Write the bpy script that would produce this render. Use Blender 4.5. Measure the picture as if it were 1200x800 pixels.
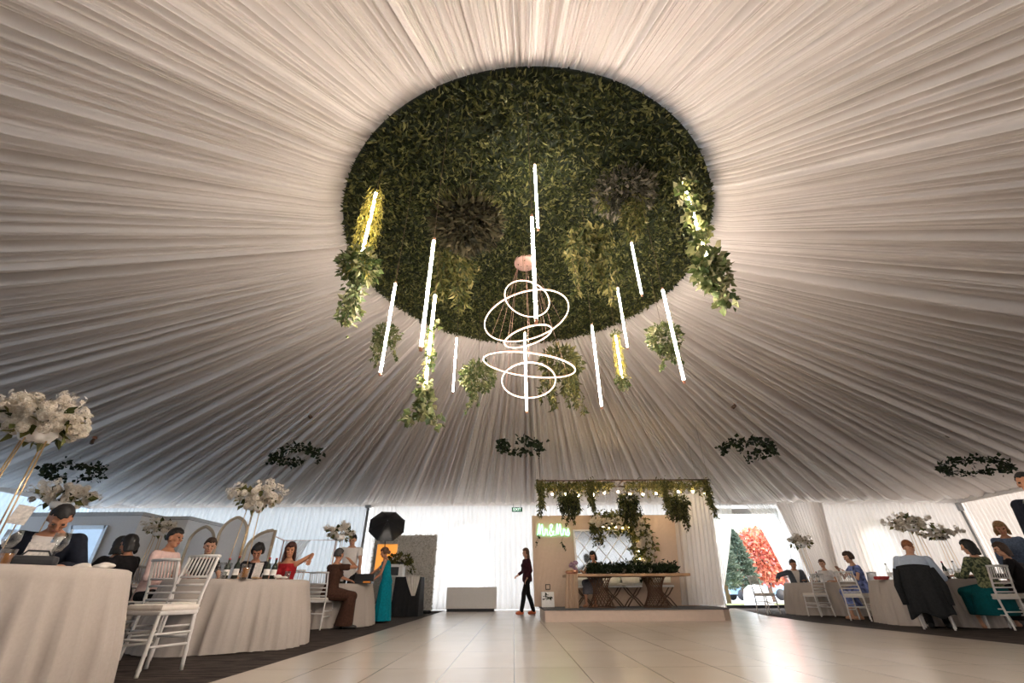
import bpy, bmesh, math, random
import numpy as np
from mathutils import Vector, Matrix

for o in list(bpy.data.objects):
    bpy.data.objects.remove(o)
SC = bpy.context.scene
COL = SC.collection
random.seed(7)
RNG = np.random.default_rng(11)
PI = math.pi

# ------------------------------------------------------------------ camera, sky, exposure
CAM_H, FPX, PITCH, ROLL = 0.605, 494.0, math.radians(30.6), math.radians(0.38)
_f = np.array([0, math.cos(PITCH), math.sin(PITCH)])
_u0 = np.array([0, -math.sin(PITCH), math.cos(PITCH)])
_r0 = np.array([1.0, 0, 0])
_r = math.cos(ROLL) * _r0 - math.sin(ROLL) * _u0
_u = math.sin(ROLL) * _r0 + math.cos(ROLL) * _u0
cam = bpy.data.cameras.new('camera')
cam.sensor_width = 36.0
cam.lens = FPX / 1200.0 * 36.0
cam.clip_start = 0.05
cam.clip_end = 300
camo = bpy.data.objects.new('camera', cam)
COL.objects.link(camo)
camo.matrix_world = Matrix(((_r[0], _u[0], -_f[0], 0), (_r[1], _u[1], -_f[1], 0), (_r[2], _u[2], -_f[2], CAM_H), (0, 0, 0, 1)))
SC.camera = camo

SC.view_settings.view_transform = 'Standard'
SC.view_settings.look = 'None'
SC.view_settings.gamma = 1.0
SC.view_settings.use_curve_mapping = False
SC.view_settings.exposure = 0.32
SC.cycles.use_denoising = True
SC.cycles.max_bounces = 8
SC.cycles.diffuse_bounces = 5
SC.cycles.transmission_bounces = 6
SC.cycles.transparent_max_bounces = 12
SC.cycles.sample_clamp_indirect = 12.0
SC.cycles.caustics_reflective = False
SC.cycles.caustics_refractive = False

world = bpy.data.worlds.new('sky')
SC.world = world
world.use_nodes = True
nt = world.node_tree
bg = nt.nodes['Background']
tc = nt.nodes.new('ShaderNodeTexCoord')
sep = nt.nodes.new('ShaderNodeSeparateXYZ')
mr = nt.nodes.new('ShaderNodeMapRange')
mr.inputs['From Min'].default_value = -0.6
mr.inputs['From Max'].default_value = 0.9
ramp = nt.nodes.new('ShaderNodeValToRGB')
ramp.color_ramp.elements[0].color = (0.62, 0.80, 1.0, 1)
ramp.color_ramp.elements[1].color = (1.0, 0.86, 0.74, 1)
e = ramp.color_ramp.elements.new(0.45)
e.color = (0.93, 0.97, 1.0, 1)
nt.links.new(tc.outputs['Generated'], sep.inputs[0])
nt.links.new(sep.outputs['X'], mr.inputs['Value'])
nt.links.new(mr.outputs[0], ramp.inputs[0])
nt.links.new(ramp.outputs[0], bg.inputs['Color'])
SKY = 7.0
bg.inputs['Strength'].default_value = SKY
TUBE_E = 235.0
RING_E = 3.0

# ------------------------------------------------------------------ geometry of the view (to measure places)
def ray(x, y):
    return _f + _r * (x - 600) / FPX - _u * (y - 400) / FPX
def at(x, y, Y):
    d = ray(x, y)
    return np.array([0, 0, CAM_H]) + d * (Y / d[1])
def on_floor(x, y, z=0.0):
    d = ray(x, y)
    return np.array([0, 0, CAM_H]) + d * ((z - CAM_H) / d[2])

# ------------------------------------------------------------------ materials
def mat(name, col, rough=0.6, metal=0.0, var=0.06, scale=14.0, emit=None, estr=0.0, bump=0.0, spec=0.5, trans=0.0, alpha=1.0, sheen=0.0):
    m = bpy.data.materials.new(name)
    m.use_nodes = True
    nt = m.node_tree
    b = nt.nodes['Principled BSDF']
    b.inputs['Roughness'].default_value = rough
    b.inputs['Metallic'].default_value = metal
    b.inputs['Specular IOR Level'].default_value = spec
    b.inputs['Transmission Weight'].default_value = trans
    b.inputs['Alpha'].default_value = alpha
    if sheen:
        b.inputs['Sheen Weight'].default_value = sheen
    t = nt.nodes.new('ShaderNodeTexCoord')
    n = nt.nodes.new('ShaderNodeTexNoise')
    n.inputs['Scale'].default_value = scale
    n.inputs['Detail'].default_value = 4
    nt.links.new(t.outputs['Object'], n.inputs['Vector'])
    r = nt.nodes.new('ShaderNodeValToRGB')
    c = np.array(col[:3])
    r.color_ramp.elements[0].position = 0.3
    r.color_ramp.elements[1].position = 0.7
    r.color_ramp.elements[0].color = (*np.clip(c * (1 - var), 0, 1), 1)
    r.color_ramp.elements[1].color = (*np.clip(c * (1 + var), 0, 1), 1)
    nt.links.new(n.outputs['Fac'], r.inputs[0])
    nt.links.new(r.outputs[0], b.inputs['Base Color'])
    if bump:
        bp = nt.nodes.new('ShaderNodeBump')
        bp.inputs['Strength'].default_value = bump
        bp.inputs['Distance'].default_value = 0.01
        nt.links.new(n.outputs['Fac'], bp.inputs['Height'])
        nt.links.new(bp.outputs[0], b.inputs['Normal'])
    if emit is not None:
        b.inputs['Emission Color'].default_value = (*emit, 1)
        b.inputs['Emission Strength'].default_value = estr
    return m

def fabric(name, col, tl=0.4, scale=30.0, var=0.03, alpha=1.0):
    """cloth that lets part of the light through"""
    m = bpy.data.materials.new(name)
    m.use_nodes = True
    nt = m.node_tree
    out = nt.nodes['Material Output']
    nt.nodes.remove(nt.nodes['Principled BSDF'])
    t = nt.nodes.new('ShaderNodeTexCoord')
    n = nt.nodes.new('ShaderNodeTexNoise')
    n.inputs['Scale'].default_value = scale
    nt.links.new(t.outputs['Object'], n.inputs['Vector'])
    r = nt.nodes.new('ShaderNodeValToRGB')
    c = np.array(col)
    r.color_ramp.elements[0].color = (*np.clip(c * (1 - var), 0, 1), 1)
    r.color_ramp.elements[1].color = (*np.clip(c * (1 + var), 0, 1), 1)
    nt.links.new(n.outputs['Fac'], r.inputs[0])
    d = nt.nodes.new('ShaderNodeBsdfDiffuse')
    tr = nt.nodes.new('ShaderNodeBsdfTranslucent')
    mx = nt.nodes.new('ShaderNodeMixShader')
    mx.inputs[0].default_value = tl
    nt.links.new(r.outputs[0], d.inputs[0])
    nt.links.new(r.outputs[0], tr.inputs[0])
    nt.links.new(d.outputs[0], mx.inputs[1])
    nt.links.new(tr.outputs[0], mx.inputs[2])
    last = mx
    if alpha < 1.0:
        tp = nt.nodes.new('ShaderNodeBsdfTransparent')
        m2 = nt.nodes.new('ShaderNodeMixShader')
        m2.inputs[0].default_value = alpha
        nt.links.new(tp.outputs[0], m2.inputs[1])
        nt.links.new(mx.outputs[0], m2.inputs[2])
        last = m2
    nt.links.new(last.outputs[0], out.inputs[0])
    return m

def leafmat(name, cols, rough=0.55, tl=0.25):
    """foliage: every leaf its own shade"""
    m = bpy.data.materials.new(name)
    m.use_nodes = True
    nt = m.node_tree
    b = nt.nodes['Principled BSDF']
    b.inputs['Roughness'].default_value = rough
    b.inputs['Specular IOR Level'].default_value = 0.3
    g = nt.nodes.new('ShaderNodeNewGeometry')
    r = nt.nodes.new('ShaderNodeValToRGB')
    els = r.color_ramp.elements
    n = len(cols)
    els[0].color = (*cols[0], 1)
    els[1].color = (*cols[-1], 1)
    for i in range(1, n - 1):
        q = els.new(i / (n - 1))
        q.color = (*cols[i], 1)
    nt.links.new(g.outputs['Random Per Island'], r.inputs[0])
    nt.links.new(r.outputs[0], b.inputs['Base Color'])
    tr = nt.nodes.new('ShaderNodeBsdfTranslucent')
    nt.links.new(r.outputs[0], tr.inputs[0])
    mx = nt.nodes.new('ShaderNodeMixShader')
    mx.inputs[0].default_value = tl
    out = nt.nodes['Material Output']
    nt.links.new(b.outputs[0], mx.inputs[1])
    nt.links.new(tr.outputs[0], mx.inputs[2])
    nt.links.new(mx.outputs[0], out.inputs[0])
    return m

def emat(name, col, s):
    m = bpy.data.materials.new(name)
    m.use_nodes = True
    nt = m.node_tree
    b = nt.nodes['Principled BSDF']
    b.inputs['Base Color'].default_value = (*[min(1, c) for c in col], 1)
    b.inputs['Emission Color'].default_value = (*col, 1)
    b.inputs['Emission Strength'].default_value = s
    return m

M = {}
M['ceil'] = mat('ceiling_fabric', (0.76, 0.705, 0.665), 0.9, var=0.02, scale=3, spec=0.1)
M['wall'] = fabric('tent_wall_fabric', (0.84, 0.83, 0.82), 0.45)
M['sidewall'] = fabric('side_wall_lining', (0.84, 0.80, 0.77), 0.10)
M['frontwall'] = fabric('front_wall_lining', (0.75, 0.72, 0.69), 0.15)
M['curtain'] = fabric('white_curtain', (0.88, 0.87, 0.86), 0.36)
M['curtain_left'] = fabric('dim_blue_lit_curtain', (0.80, 0.84, 0.87), 0.27)  # dimmer, bluer daylight on the left is put into this cloth's tint and translucency
M['curtain_right'] = fabric('warm_lit_curtain', (0.88, 0.82, 0.77), 0.30)  # warm tint paints the pinkish daylight of the right side into the cloth
M['left_lining'] = fabric('blue_lit_left_lining', (0.72, 0.78, 0.84), 0.13)  # bluish, weaker daylight at the left wall is painted into the lining colour
M['sheer'] = fabric('sheer_curtain', (0.90, 0.88, 0.86), 0.5, alpha=0.72)
M['drape'] = fabric('stage_drape', (0.88, 0.85, 0.82), 0.35)
M['grey_metal'] = mat('grey_metal', (0.30, 0.31, 0.32), 0.45, 0.6)
M['trim'] = mat('grey_trim', (0.55, 0.55, 0.55), 0.6)
M['cloth'] = mat('table_linen', (0.44, 0.385, 0.34), 0.85, var=0.03, scale=60, spec=0.15)
M['white_paint'] = mat('white_chair_paint', (0.66, 0.63, 0.60), 0.4, var=0.03)
M['cushion'] = mat('cream_cushion', (0.74, 0.68, 0.61), 0.8)
M['gold'] = mat('gold_metal', (0.80, 0.56, 0.30), 0.3, 0.85, var=0.05)
M['copper'] = mat('copper_metal', (0.72, 0.36, 0.24), 0.3, 0.85)
M['rose'] = mat('rose_canopy', (0.66, 0.40, 0.32), 0.4, 0.3)
M['tube'] = emat('tube_light', (1.0, 0.885, 0.79), TUBE_E)
M['ring'] = emat('ring_light', (1.0, 0.80, 0.66), RING_E)
M['bulb'] = emat('warm_bulb', (1.0, 0.74, 0.42), 230.0)
M['strip'] = emat('wrapped_tube_light', (1.0, 0.84, 0.52), 45.0)
M['neon'] = emat('green_neon', (0.30, 1.0, 0.48), 2.6)
M['exit_lit'] = emat('exit_letters', (0.75, 1.0, 0.85), 1.1)
M['exit_green'] = mat('exit_green', (0.02, 0.16, 0.07), 0.5)
M['black'] = mat('black_cloth', (0.008, 0.008, 0.009), 0.8, var=0.2)
M['blackgloss'] = mat('black_gloss', (0.012, 0.012, 0.014), 0.28)
M['dark'] = mat('dark_material', (0.03, 0.03, 0.033), 0.6)
M['white'] = mat('white_board', (0.80, 0.78, 0.75), 0.5, var=0.02)
M['booth'] = mat('booth_white', (0.80, 0.79, 0.78), 0.7, var=0.02)
M['beige'] = mat('beige_panel', (0.58, 0.44, 0.34), 0.7, var=0.03)
M['stagefront'] = mat('stage_fascia', (0.60, 0.47, 0.38), 0.6, var=0.03)
M['stagetop'] = mat('stage_carpet', (0.10, 0.10, 0.105), 0.9, var=0.2, scale=40)
M['wood'] = mat('wood_slab', (0.42, 0.25, 0.13), 0.45, var=0.3, scale=6)
M['wire'] = mat('bronze_wire', (0.13, 0.065, 0.035), 0.45, 0.4)
M['bronze'] = mat('bronze_leg', (0.12, 0.07, 0.045), 0.4, 0.4)
M['mirror'] = mat('mirror_glass', (0.80, 0.86, 0.92), 0.12, 0.9, var=0.02)
M['foil'] = mat('white_frame', (0.85, 0.83, 0.80), 0.5)
M['moss'] = mat('leaf_backing', (0.012, 0.018, 0.006), 0.95)
M['boxwood'] = leafmat('boxwood_leaves', [(0.006, 0.010, 0.003), (0.024, 0.031, 0.007), (0.065, 0.072, 0.018), (0.19, 0.175, 0.06)])
M['tinsel'] = leafmat('tinsel_fern', [(0.10, 0.10, 0.015), (0.24, 0.21, 0.04), (0.40, 0.34, 0.09)], tl=0.4)
M['fern'] = leafmat('fern_leaves', [(0.025, 0.035, 0.010), (0.07, 0.08, 0.02), (0.15, 0.14, 0.04), (0.26, 0.22, 0.08)])
M['darkleaf'] = leafmat('dark_leaves', [(0.006, 0.012, 0.005), (0.015, 0.028, 0.010), (0.035, 0.05, 0.018)])
M['greyleaf'] = leafmat('grey_leaves', [(0.008, 0.008, 0.004), (0.028, 0.024, 0.011), (0.085, 0.068, 0.034), (0.03, 0.03, 0.012)], 0.95)
M['paleleaf'] = leafmat('pale_grey_leaves', [(0.012, 0.013, 0.007), (0.055, 0.052, 0.032), (0.12, 0.105, 0.075), (0.21, 0.18, 0.13)])
M['ivy'] = leafmat('ivy_leaves', [(0.03, 0.05, 0.012), (0.08, 0.11, 0.03), (0.17, 0.18, 0.07), (0.30, 0.27, 0.15)])
M['petal'] = leafmat('white_petals', [(0.74, 0.66, 0.56), (0.84, 0.78, 0.69), (0.90, 0.86, 0.79)], 0.7, 0.55)
M['pine'] = leafmat('pine_needles', [(0.06, 0.09, 0.065), (0.11, 0.15, 0.11), (0.19, 0.22, 0.17)])
M['redleaf'] = leafmat('red_leaves', [(0.50, 0.10, 0.08), (0.66, 0.22, 0.12), (0.70, 0.34, 0.20), (0.72, 0.26, 0.26)])
M['bark'] = mat('bark', (0.16, 0.10, 0.07), 0.9)
M['vine'] = mat('vine_stem', (0.10, 0.065, 0.03), 0.8)
def thin_glass(name):
    m = bpy.data.materials.new(name)
    m.use_nodes = True
    nt = m.node_tree
    nt.nodes.remove(nt.nodes['Principled BSDF'])
    tp = nt.nodes.new('ShaderNodeBsdfTransparent')
    tp.inputs[0].default_value = (0.93, 0.95, 0.96, 1)
    gl = nt.nodes.new('ShaderNodeBsdfGlossy')
    gl.inputs['Roughness'].default_value = 0.06
    lw = nt.nodes.new('ShaderNodeLayerWeight')
    lw.inputs['Blend'].default_value = 0.35
    mx = nt.nodes.new('ShaderNodeMixShader')
    nt.links.new(lw.outputs['Facing'], mx.inputs[0])
    nt.links.new(tp.outputs[0], mx.inputs[1])
    nt.links.new(gl.outputs[0], mx.inputs[2])
    nt.links.new(mx.outputs[0], nt.nodes['Material Output'].inputs[0])
    return m
M['glass'] = thin_glass('clear_glass')
M['amber'] = mat('orange_drink', (0.85, 0.28, 0.03), 0.25)
M['bottle_dark'] = mat('dark_bottle', (0.025, 0.03, 0.02), 0.12)
M['label_w'] = mat('bottle_label', (0.8, 0.76, 0.7), 0.6)
M['card'] = mat('printed_card', (0.74, 0.68, 0.62), 0.7, var=0.25, scale=45)
M['red'] = mat('red_leather', (0.40, 0.03, 0.03), 0.5)
M['orange_lit'] = emat('orange_screen', (0.80, 0.30, 0.05), 0.85)
M['flowerwall'] = mat('flower_wall_base', (0.72, 0.68, 0.62), 0.9, var=0.2, scale=30)
M['purple'] = leafmat('purple_petals', [(0.30, 0.16, 0.26), (0.5, 0.32, 0.42), (0.62, 0.48, 0.52)])
M['eye'] = mat('eye_dark', (0.03, 0.02, 0.015), 0.2)
M['lip'] = mat('lip', (0.42, 0.14, 0.11), 0.5)
M['shoe'] = mat('black_shoe', (0.015, 0.013, 0.012), 0.4)
M['silver'] = mat('brushed_silver', (0.6, 0.6, 0.6), 0.3, 0.8)

# ------------------------------------------------------------------ builders
class MB:
    def __init__(s):
        s.v, s.f, s.m, s.sm = [], [], [], []
    def add(s, vs, fs, mi=0, smooth=True):
        k = len(s.v)
        s.v.extend([tuple(map(float, p)) for p in vs])
        for f in fs:
            s.f.append(tuple(i + k for i in f))
            s.m.append(mi)
            s.sm.append(smooth)
    def box(s, c, size, rz=0.0, rx=0.0, ry=0.0, mi=0):
        R = Matrix.Rotation(rz, 3, 'Z') @ Matrix.Rotation(rx, 3, 'X') @ Matrix.Rotation(ry, 3, 'Y')
        vs = []
        for i in (-1, 1):
            for j in (-1, 1):
                for k in (-1, 1):
                    vs.append(Vector(c) + R @ Vector((i * size[0] / 2, j * size[1] / 2, k * size[2] / 2)))
        s.add(vs, [(0, 1, 3, 2), (4, 6, 7, 5), (0, 4, 5, 1), (2, 3, 7, 6), (0, 2, 6, 4), (1, 5, 7, 3)], mi, False)
    def rbox(s, c, size, b=0.01, rz=0.0, mi=0):
        """box with bevelled edges"""
        bm = bmesh.new()
        bmesh.ops.create_cube(bm, size=1)
        bmesh.ops.scale(bm, vec=size, verts=bm.verts)
        bmesh.ops.bevel(bm, geom=bm.edges[:], offset=b, segments=2, profile=0.6, affect='EDGES')
        R = Matrix.Rotation(rz, 3, 'Z')
        bm.verts.index_update()
        s.add([Vector(c) + R @ v.co for v in bm.verts], [[v.index for v in f.verts] for f in bm.faces], mi, False)
        bm.free()
    def tube(s, pts, r, n=8, closed=False, cap=True, mi=0, smooth=True):
        pts = [Vector(p) for p in pts]
        k = len(pts)
        rs = r if hasattr(r, '__len__') else [r] * k
        ref = None
        vs = []
        for i, p in enumerate(pts):
            if closed:
                t = (pts[(i + 1) % k] - pts[i - 1]).normalized()
            else:
                t = (pts[min(i + 1, k - 1)] - pts[max(i - 1, 0)]).normalized()
            if ref is None:
                a = Vector((0, 0, 1)) if abs(t.z) < 0.9 else Vector((1, 0, 0))
                ref = (a - t * a.dot(t)).normalized()
            else:
                ref = (ref - t * ref.dot(t))
                ref = ref.normalized() if ref.length > 1e-6 else t.orthogonal().normalized()
            b = t.cross(ref)
            for j in range(n):
                an = 2 * PI * j / n
                vs.append(p + (ref * math.cos(an) + b * math.sin(an)) * rs[i])
        fs = []
        kk = k if closed else k - 1
        for i in range(kk):
            i2 = (i + 1) % k
            for j in range(n):
                j2 = (j + 1) % n
                fs.append((i * n + j, i * n + j2, i2 * n + j2, i2 * n + j))
        if cap and not closed:
            fs.append(tuple(range(n - 1, -1, -1)))
            fs.append(tuple((k - 1) * n + j for j in range(n)))
        s.add(vs, fs, mi, smooth)
    def lathe(s, prof, c=(0, 0, 0), n=20, mi=0, smooth=True):
        vs, fs = [], []
        k = len(prof)
        for (r, z) in prof:
            for j in range(n):
                a = 2 * PI * j / n
                vs.append((c[0] + max(r, 1e-4) * math.cos(a), c[1] + max(r, 1e-4) * math.sin(a), c[2] + z))
        for i in range(k - 1):
            for j in range(n):
                j2 = (j + 1) % n
                fs.append((i * n + j, i * n + j2, (i + 1) * n + j2, (i + 1) * n + j))
        s.add(vs, fs, mi, smooth)
    def ball(s, c, r, n=10, m=7, mi=0, R=None):
        rr = r if hasattr(r, '__len__') else (r, r, r)
        vs, fs = [(0, 0, -1)], []
        for i in range(1, m):
            th = PI * i / m
            for j in range(n):
                a = 2 * PI * j / n
                vs.append((math.sin(th) * math.cos(a), math.sin(th) * math.sin(a), -math.cos(th)))
        vs.append((0, 0, 1))
        for j in range(n):
            fs.append((0, 1 + (j + 1) % n, 1 + j))
            fs.append((len(vs) - 1, 1 + (m - 2) * n + j, 1 + (m - 2) * n + (j + 1) % n))
        for i in range(m - 2):
            for j in range(n):
                a, b = 1 + i * n + j, 1 + i * n + (j + 1) % n
                fs.append((a, b, b + n, a + n))
        out = []
        for v in vs:
            q = Vector((v[0] * rr[0], v[1] * rr[1], v[2] * rr[2]))
            if R is not None:
                q = R @ q
            out.append(Vector(c) + q)
        s.add(out, fs, mi)
    def grid(s, P, mi=0, smooth=True, closed_u=False):
        """P[i][j] points"""
        a, b = len(P), len(P[0])
        vs = [p for row in P for p in row]
        fs = []
        for i in range(a if closed_u else a - 1):
            for j in range(b - 1):
                i2 = (i + 1) % a
                fs.append((i * b + j, i2 * b + j, i2 * b + j + 1, i * b + j + 1))
        s.add(vs, fs, mi, smooth)
    def prism(s, poly, y0, y1, mi=0):
        """poly in x,z extruded along y"""
        n = len(poly)
        vs = [(x, y0, z) for x, z in poly] + [(x, y1, z) for x, z in poly]
        fs = [tuple(range(n)), tuple(range(2 * n - 1, n - 1, -1))]
        for i in range(n):
            j = (i + 1) % n
            fs.append((i, i + n, j + n, j))
        s.add(vs, fs, mi, False)
    def leaves(s, p, d, L, W, curl=0.15, mi=0):
        """p,d: n x 3 arrays; L,W arrays"""
        n = len(p)
        d = d / np.maximum(np.linalg.norm(d, axis=1, keepdims=True), 1e-9)
        q = RNG.normal(size=(n, 3))
        sd = np.cross(d, q)
        sd /= np.maximum(np.linalg.norm(sd, axis=1, keepdims=True), 1e-9)
        nn = np.cross(sd, d)
        L = np.broadcast_to(L, (n,))[:, None]
        W = np.broadcast_to(W, (n,))[:, None]
        a = p
        b = p + d * L * 0.45 + sd * W + nn * L * curl
        c = p + d * L
        e = p + d * L * 0.45 - sd * W + nn * L * curl
        V = np.stack([a, b, c, e], axis=1).reshape(-1, 3)
        k = len(s.v)
        s.v.extend(map(tuple, V.tolist()))
        F = (np.arange(n)[:, None] * 4 + np.arange(4)[None, :] + k).tolist()
        s.f.extend(map(tuple, F))
        s.m.extend([mi] * n)
        s.sm.extend([False] * n)
    def mesh(s, name, mats):
        me = bpy.data.meshes.new(name)
        me.from_pydata(s.v, [], s.f)
        for m in (mats if isinstance(mats, (list, tuple)) else [mats]):
            me.materials.append(m)
        me.polygons.foreach_set('material_index', s.m)
        me.polygons.foreach_set('use_smooth', s.sm)
        me.update()
        return me
    def build(s, name, mats, parent=None):
        o = bpy.data.objects.new(name, s.mesh(name, mats))
        COL.objects.link(o)
        if parent is not None:
            o.parent = parent
        return o

def tag(o, label=None, cat=None, group=None, kind=None):
    if label:
        o['label'] = label
    if cat:
        o['category'] = cat
    if group:
        o['group'] = group
    if kind:
        o['kind'] = kind
    return o
def thing(name, label, cat, loc=(0, 0, 0), rz=0.0, group=None):
    o = bpy.data.objects.new(name, None)
    o.empty_display_size = 0.1
    COL.objects.link(o)
    o.location = tuple(map(float, loc))
    o.rotation_euler = (0, 0, rz)
    return tag(o, label, cat, group)
def struct(o, label=None):
    o['kind'] = 'structure'
    if label:
        o['label'] = label
    return o
def dup(root, loc, rz, label, group=None):
    r = root.copy()
    COL.objects.link(r)
    r.location = tuple(map(float, loc))
    r.rotation_euler = (0, 0, rz)
    r['label'] = label
    if group:
        r['group'] = group
    for ch in list(root.children):
        c = ch.copy()
        COL.objects.link(c)
        c.parent = r
        for g in list(ch.children):
            d = g.copy()
            COL.objects.link(d)
            d.parent = c
    return r
def remesh(mb, name, mats, parent, voxel=0.01, smooth=2, cut=None):
    """fuse the pieces into one continuous skin"""
    tmp = bpy.data.objects.new(name, mb.mesh(name, mats))
    COL.objects.link(tmp)
    md = tmp.modifiers.new('r', 'REMESH')
    md.mode = 'VOXEL'
    md.voxel_size = voxel
    md.use_smooth_shade = True
    if smooth:
        sm = tmp.modifiers.new('s', 'SMOOTH')
        sm.factor = 0.5
        sm.iterations = smooth
    dg = bpy.context.evaluated_depsgraph_get()
    me = bpy.data.meshes.new_from_object(tmp.evaluated_get(dg))
    me.name = name
    bpy.data.objects.remove(tmp)
    if cut is not None:
        bm = bmesh.new()
        bm.from_mesh(me)
        kill = [f for f in bm.faces if cut(f.calc_center_median())]
        bmesh.ops.delete(bm, geom=kill, context='FACES')
        bm.to_mesh(me)
        bm.free()
    o = bpy.data.objects.new(name, me)
    COL.objects.link(o)
    if parent is not None:
        o.parent = parent
    return o
# ------------------------------------------------------------------ the room
XL, XR, YB, YF, EAVE = -17.4, 18.4, 18.5, -7.6, 3.66
RC, RR, RZ = (0.25, 5.45), 2.9, 5.6

def wall_hit(a):
    """distance from the ring's centre to the wall along angle a"""
    c, s = math.cos(a), math.sin(a)
    t = 1e9
    if c > 1e-9: t = min(t, (XR - RC[0]) / c)
    if c < -1e-9: t = min(t, (XL - RC[0]) / c)
    if s > 1e-9: t = min(t, (YB - RC[1]) / s)
    if s < -1e-9: t = min(t, (YF - RC[1]) / s)
    return t
def ceil_z(x, y):
    dx, dy = x - RC[0], y - RC[1]
    rho = math.hypot(dx, dy)
    w = wall_hit(math.atan2(dy, dx))
    t = min(max((rho - RR) / (w - RR), 0), 1)
    return RZ - (RZ - EAVE) * t
def on_ceiling(x, y):
    d = ray(x, y)
    lo, hi = 0.5, 60.0
    for _ in range(60):
        mid = (lo + hi) / 2
        p = np.array([0, 0, CAM_H]) + d * mid
        if p[2] < ceil_z(p[0], p[1]): lo = mid
        else: hi = mid
    return np.array([0, 0, CAM_H]) + d * lo

# carpet and tiled dance floor
mc = bpy.data.materials.new('dark_carpet')
mc.use_nodes = True
nt = mc.node_tree
b = nt.nodes['Principled BSDF']
b.inputs['Roughness'].default_value = 0.95
b.inputs['Specular IOR Level'].default_value = 0.1
t = nt.nodes.new('ShaderNodeTexCoord')
mp = nt.nodes.new('ShaderNodeMapping')
mp.inputs['Scale'].default_value = (1.2, 9.0, 1)
mp.inputs['Rotation'].default_value = (0, 0, 0.25)
n1 = nt.nodes.new('ShaderNodeTexNoise')
n1.inputs['Scale'].default_value = 2.0
n1.inputs['Detail'].default_value = 9
n1.inputs['Roughness'].default_value = 0.75
cr = nt.nodes.new('ShaderNodeValToRGB')
cr.color_ramp.elements[0].position = 0.40
cr.color_ramp.elements[0].color = (0.016, 0.013, 0.012, 1)
cr.color_ramp.elements[1].position = 0.72
cr.color_ramp.elements[1].color = (0.13, 0.10, 0.085, 1)
nt.links.new(t.outputs['Object'], mp.inputs[0]); nt.links.new(mp.outputs[0], n1.inputs['Vector'])
nt.links.new(n1.outputs['Fac'], cr.inputs[0]); nt.links.new(cr.outputs[0], b.inputs['Base Color'])

mt = bpy.data.materials.new('beige_floor_tiles')
mt.use_nodes = True
nt = mt.node_tree
b = nt.nodes['Principled BSDF']
t = nt.nodes.new('ShaderNodeTexCoord')
br = nt.nodes.new('ShaderNodeTexBrick')
br.offset = 0.0
br.inputs['Scale'].default_value = 1.0
br.inputs['Brick Width'].default_value = 0.6
br.inputs['Row Height'].default_value = 1.2
br.inputs['Mortar Size'].default_value = 0.005
br.inputs['Mortar Smooth'].default_value = 0.2
br.inputs['Color1'].default_value = (0.56, 0.49, 0.42, 1)
br.inputs['Color2'].default_value = (0.60, 0.525, 0.455, 1)
br.inputs['Mortar'].default_value = (0.24, 0.19, 0.15, 1)
n1 = nt.nodes.new('ShaderNodeTexNoise')
n1.inputs['Scale'].default_value = 1.6
n1.inputs['Detail'].default_value = 7
mxc = nt.nodes.new('ShaderNodeMixRGB')
mxc.blend_type = 'MULTIPLY'
mxc.inputs[0].default_value = 0.10
cr = nt.nodes.new('ShaderNodeValToRGB')
cr.color_ramp.elements[0].position = 0.3
cr.color_ramp.elements[0].color = (0.62, 0.57, 0.52, 1)
cr.color_ramp.elements[1].position = 0.65
cr.color_ramp.elements[1].color = (1, 1, 1, 1)
nt.links.new(t.outputs['Object'], br.inputs['Vector']); nt.links.new(t.outputs['Object'], n1.inputs['Vector'])
nt.links.new(n1.outputs['Fac'], cr.inputs[0])
nt.links.new(br.outputs['Color'], mxc.inputs[1]); nt.links.new(cr.outputs[0], mxc.inputs[2])
nt.links.new(mxc.outputs[0], b.inputs['Base Color'])
b.inputs['Roughness'].default_value = 0.22
rr_ = nt.nodes.new('ShaderNodeMapRange')
rr_.inputs['To Min'].default_value = 0.22
rr_.inputs['To Max'].default_value = 0.235
nt.links.new(n1.outputs['Fac'], rr_.inputs['Value']); nt.links.new(rr_.outputs[0], b.inputs['Roughness'])
b.inputs['Specular IOR Level'].default_value = 0.55

m = MB()
m.box(((XL + XR) / 2, (YB + YF) / 2, -0.06), (XR - XL, YB - YF, 0.12))
struct(m.build('floor', mc), 'dark brown streaked carpet around the tiled dance floor')
poly = [(-2.35, -3.0), (6.15, -3.0), (6.25, 10.6), (6.75, 13.6), (8.2, YB - 0.02), (11.2, YB - 0.02), (11.2, YB), (-2.5, YB), (-2.4, 12.0)]
m = MB()
n = len(poly)
m.add([(x, y, 0.004) for x, y in poly] + [(x, y, -0.01) for x, y in poly],
      [tuple(range(n))] + [(i, i + n, (i + 1) % n + n, (i + 1) % n) for i in range(n)], 0, False)
struct(m.build('floor_tiles', mt), 'glossy beige tiled dance floor')

# draped ceiling: radial pleats from the leafy ring to the eaves
NA = 9000
ang = np.linspace(0, 2 * PI, NA, endpoint=False)
h = np.zeros(NA)
rg = np.random.default_rng(5)
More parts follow.
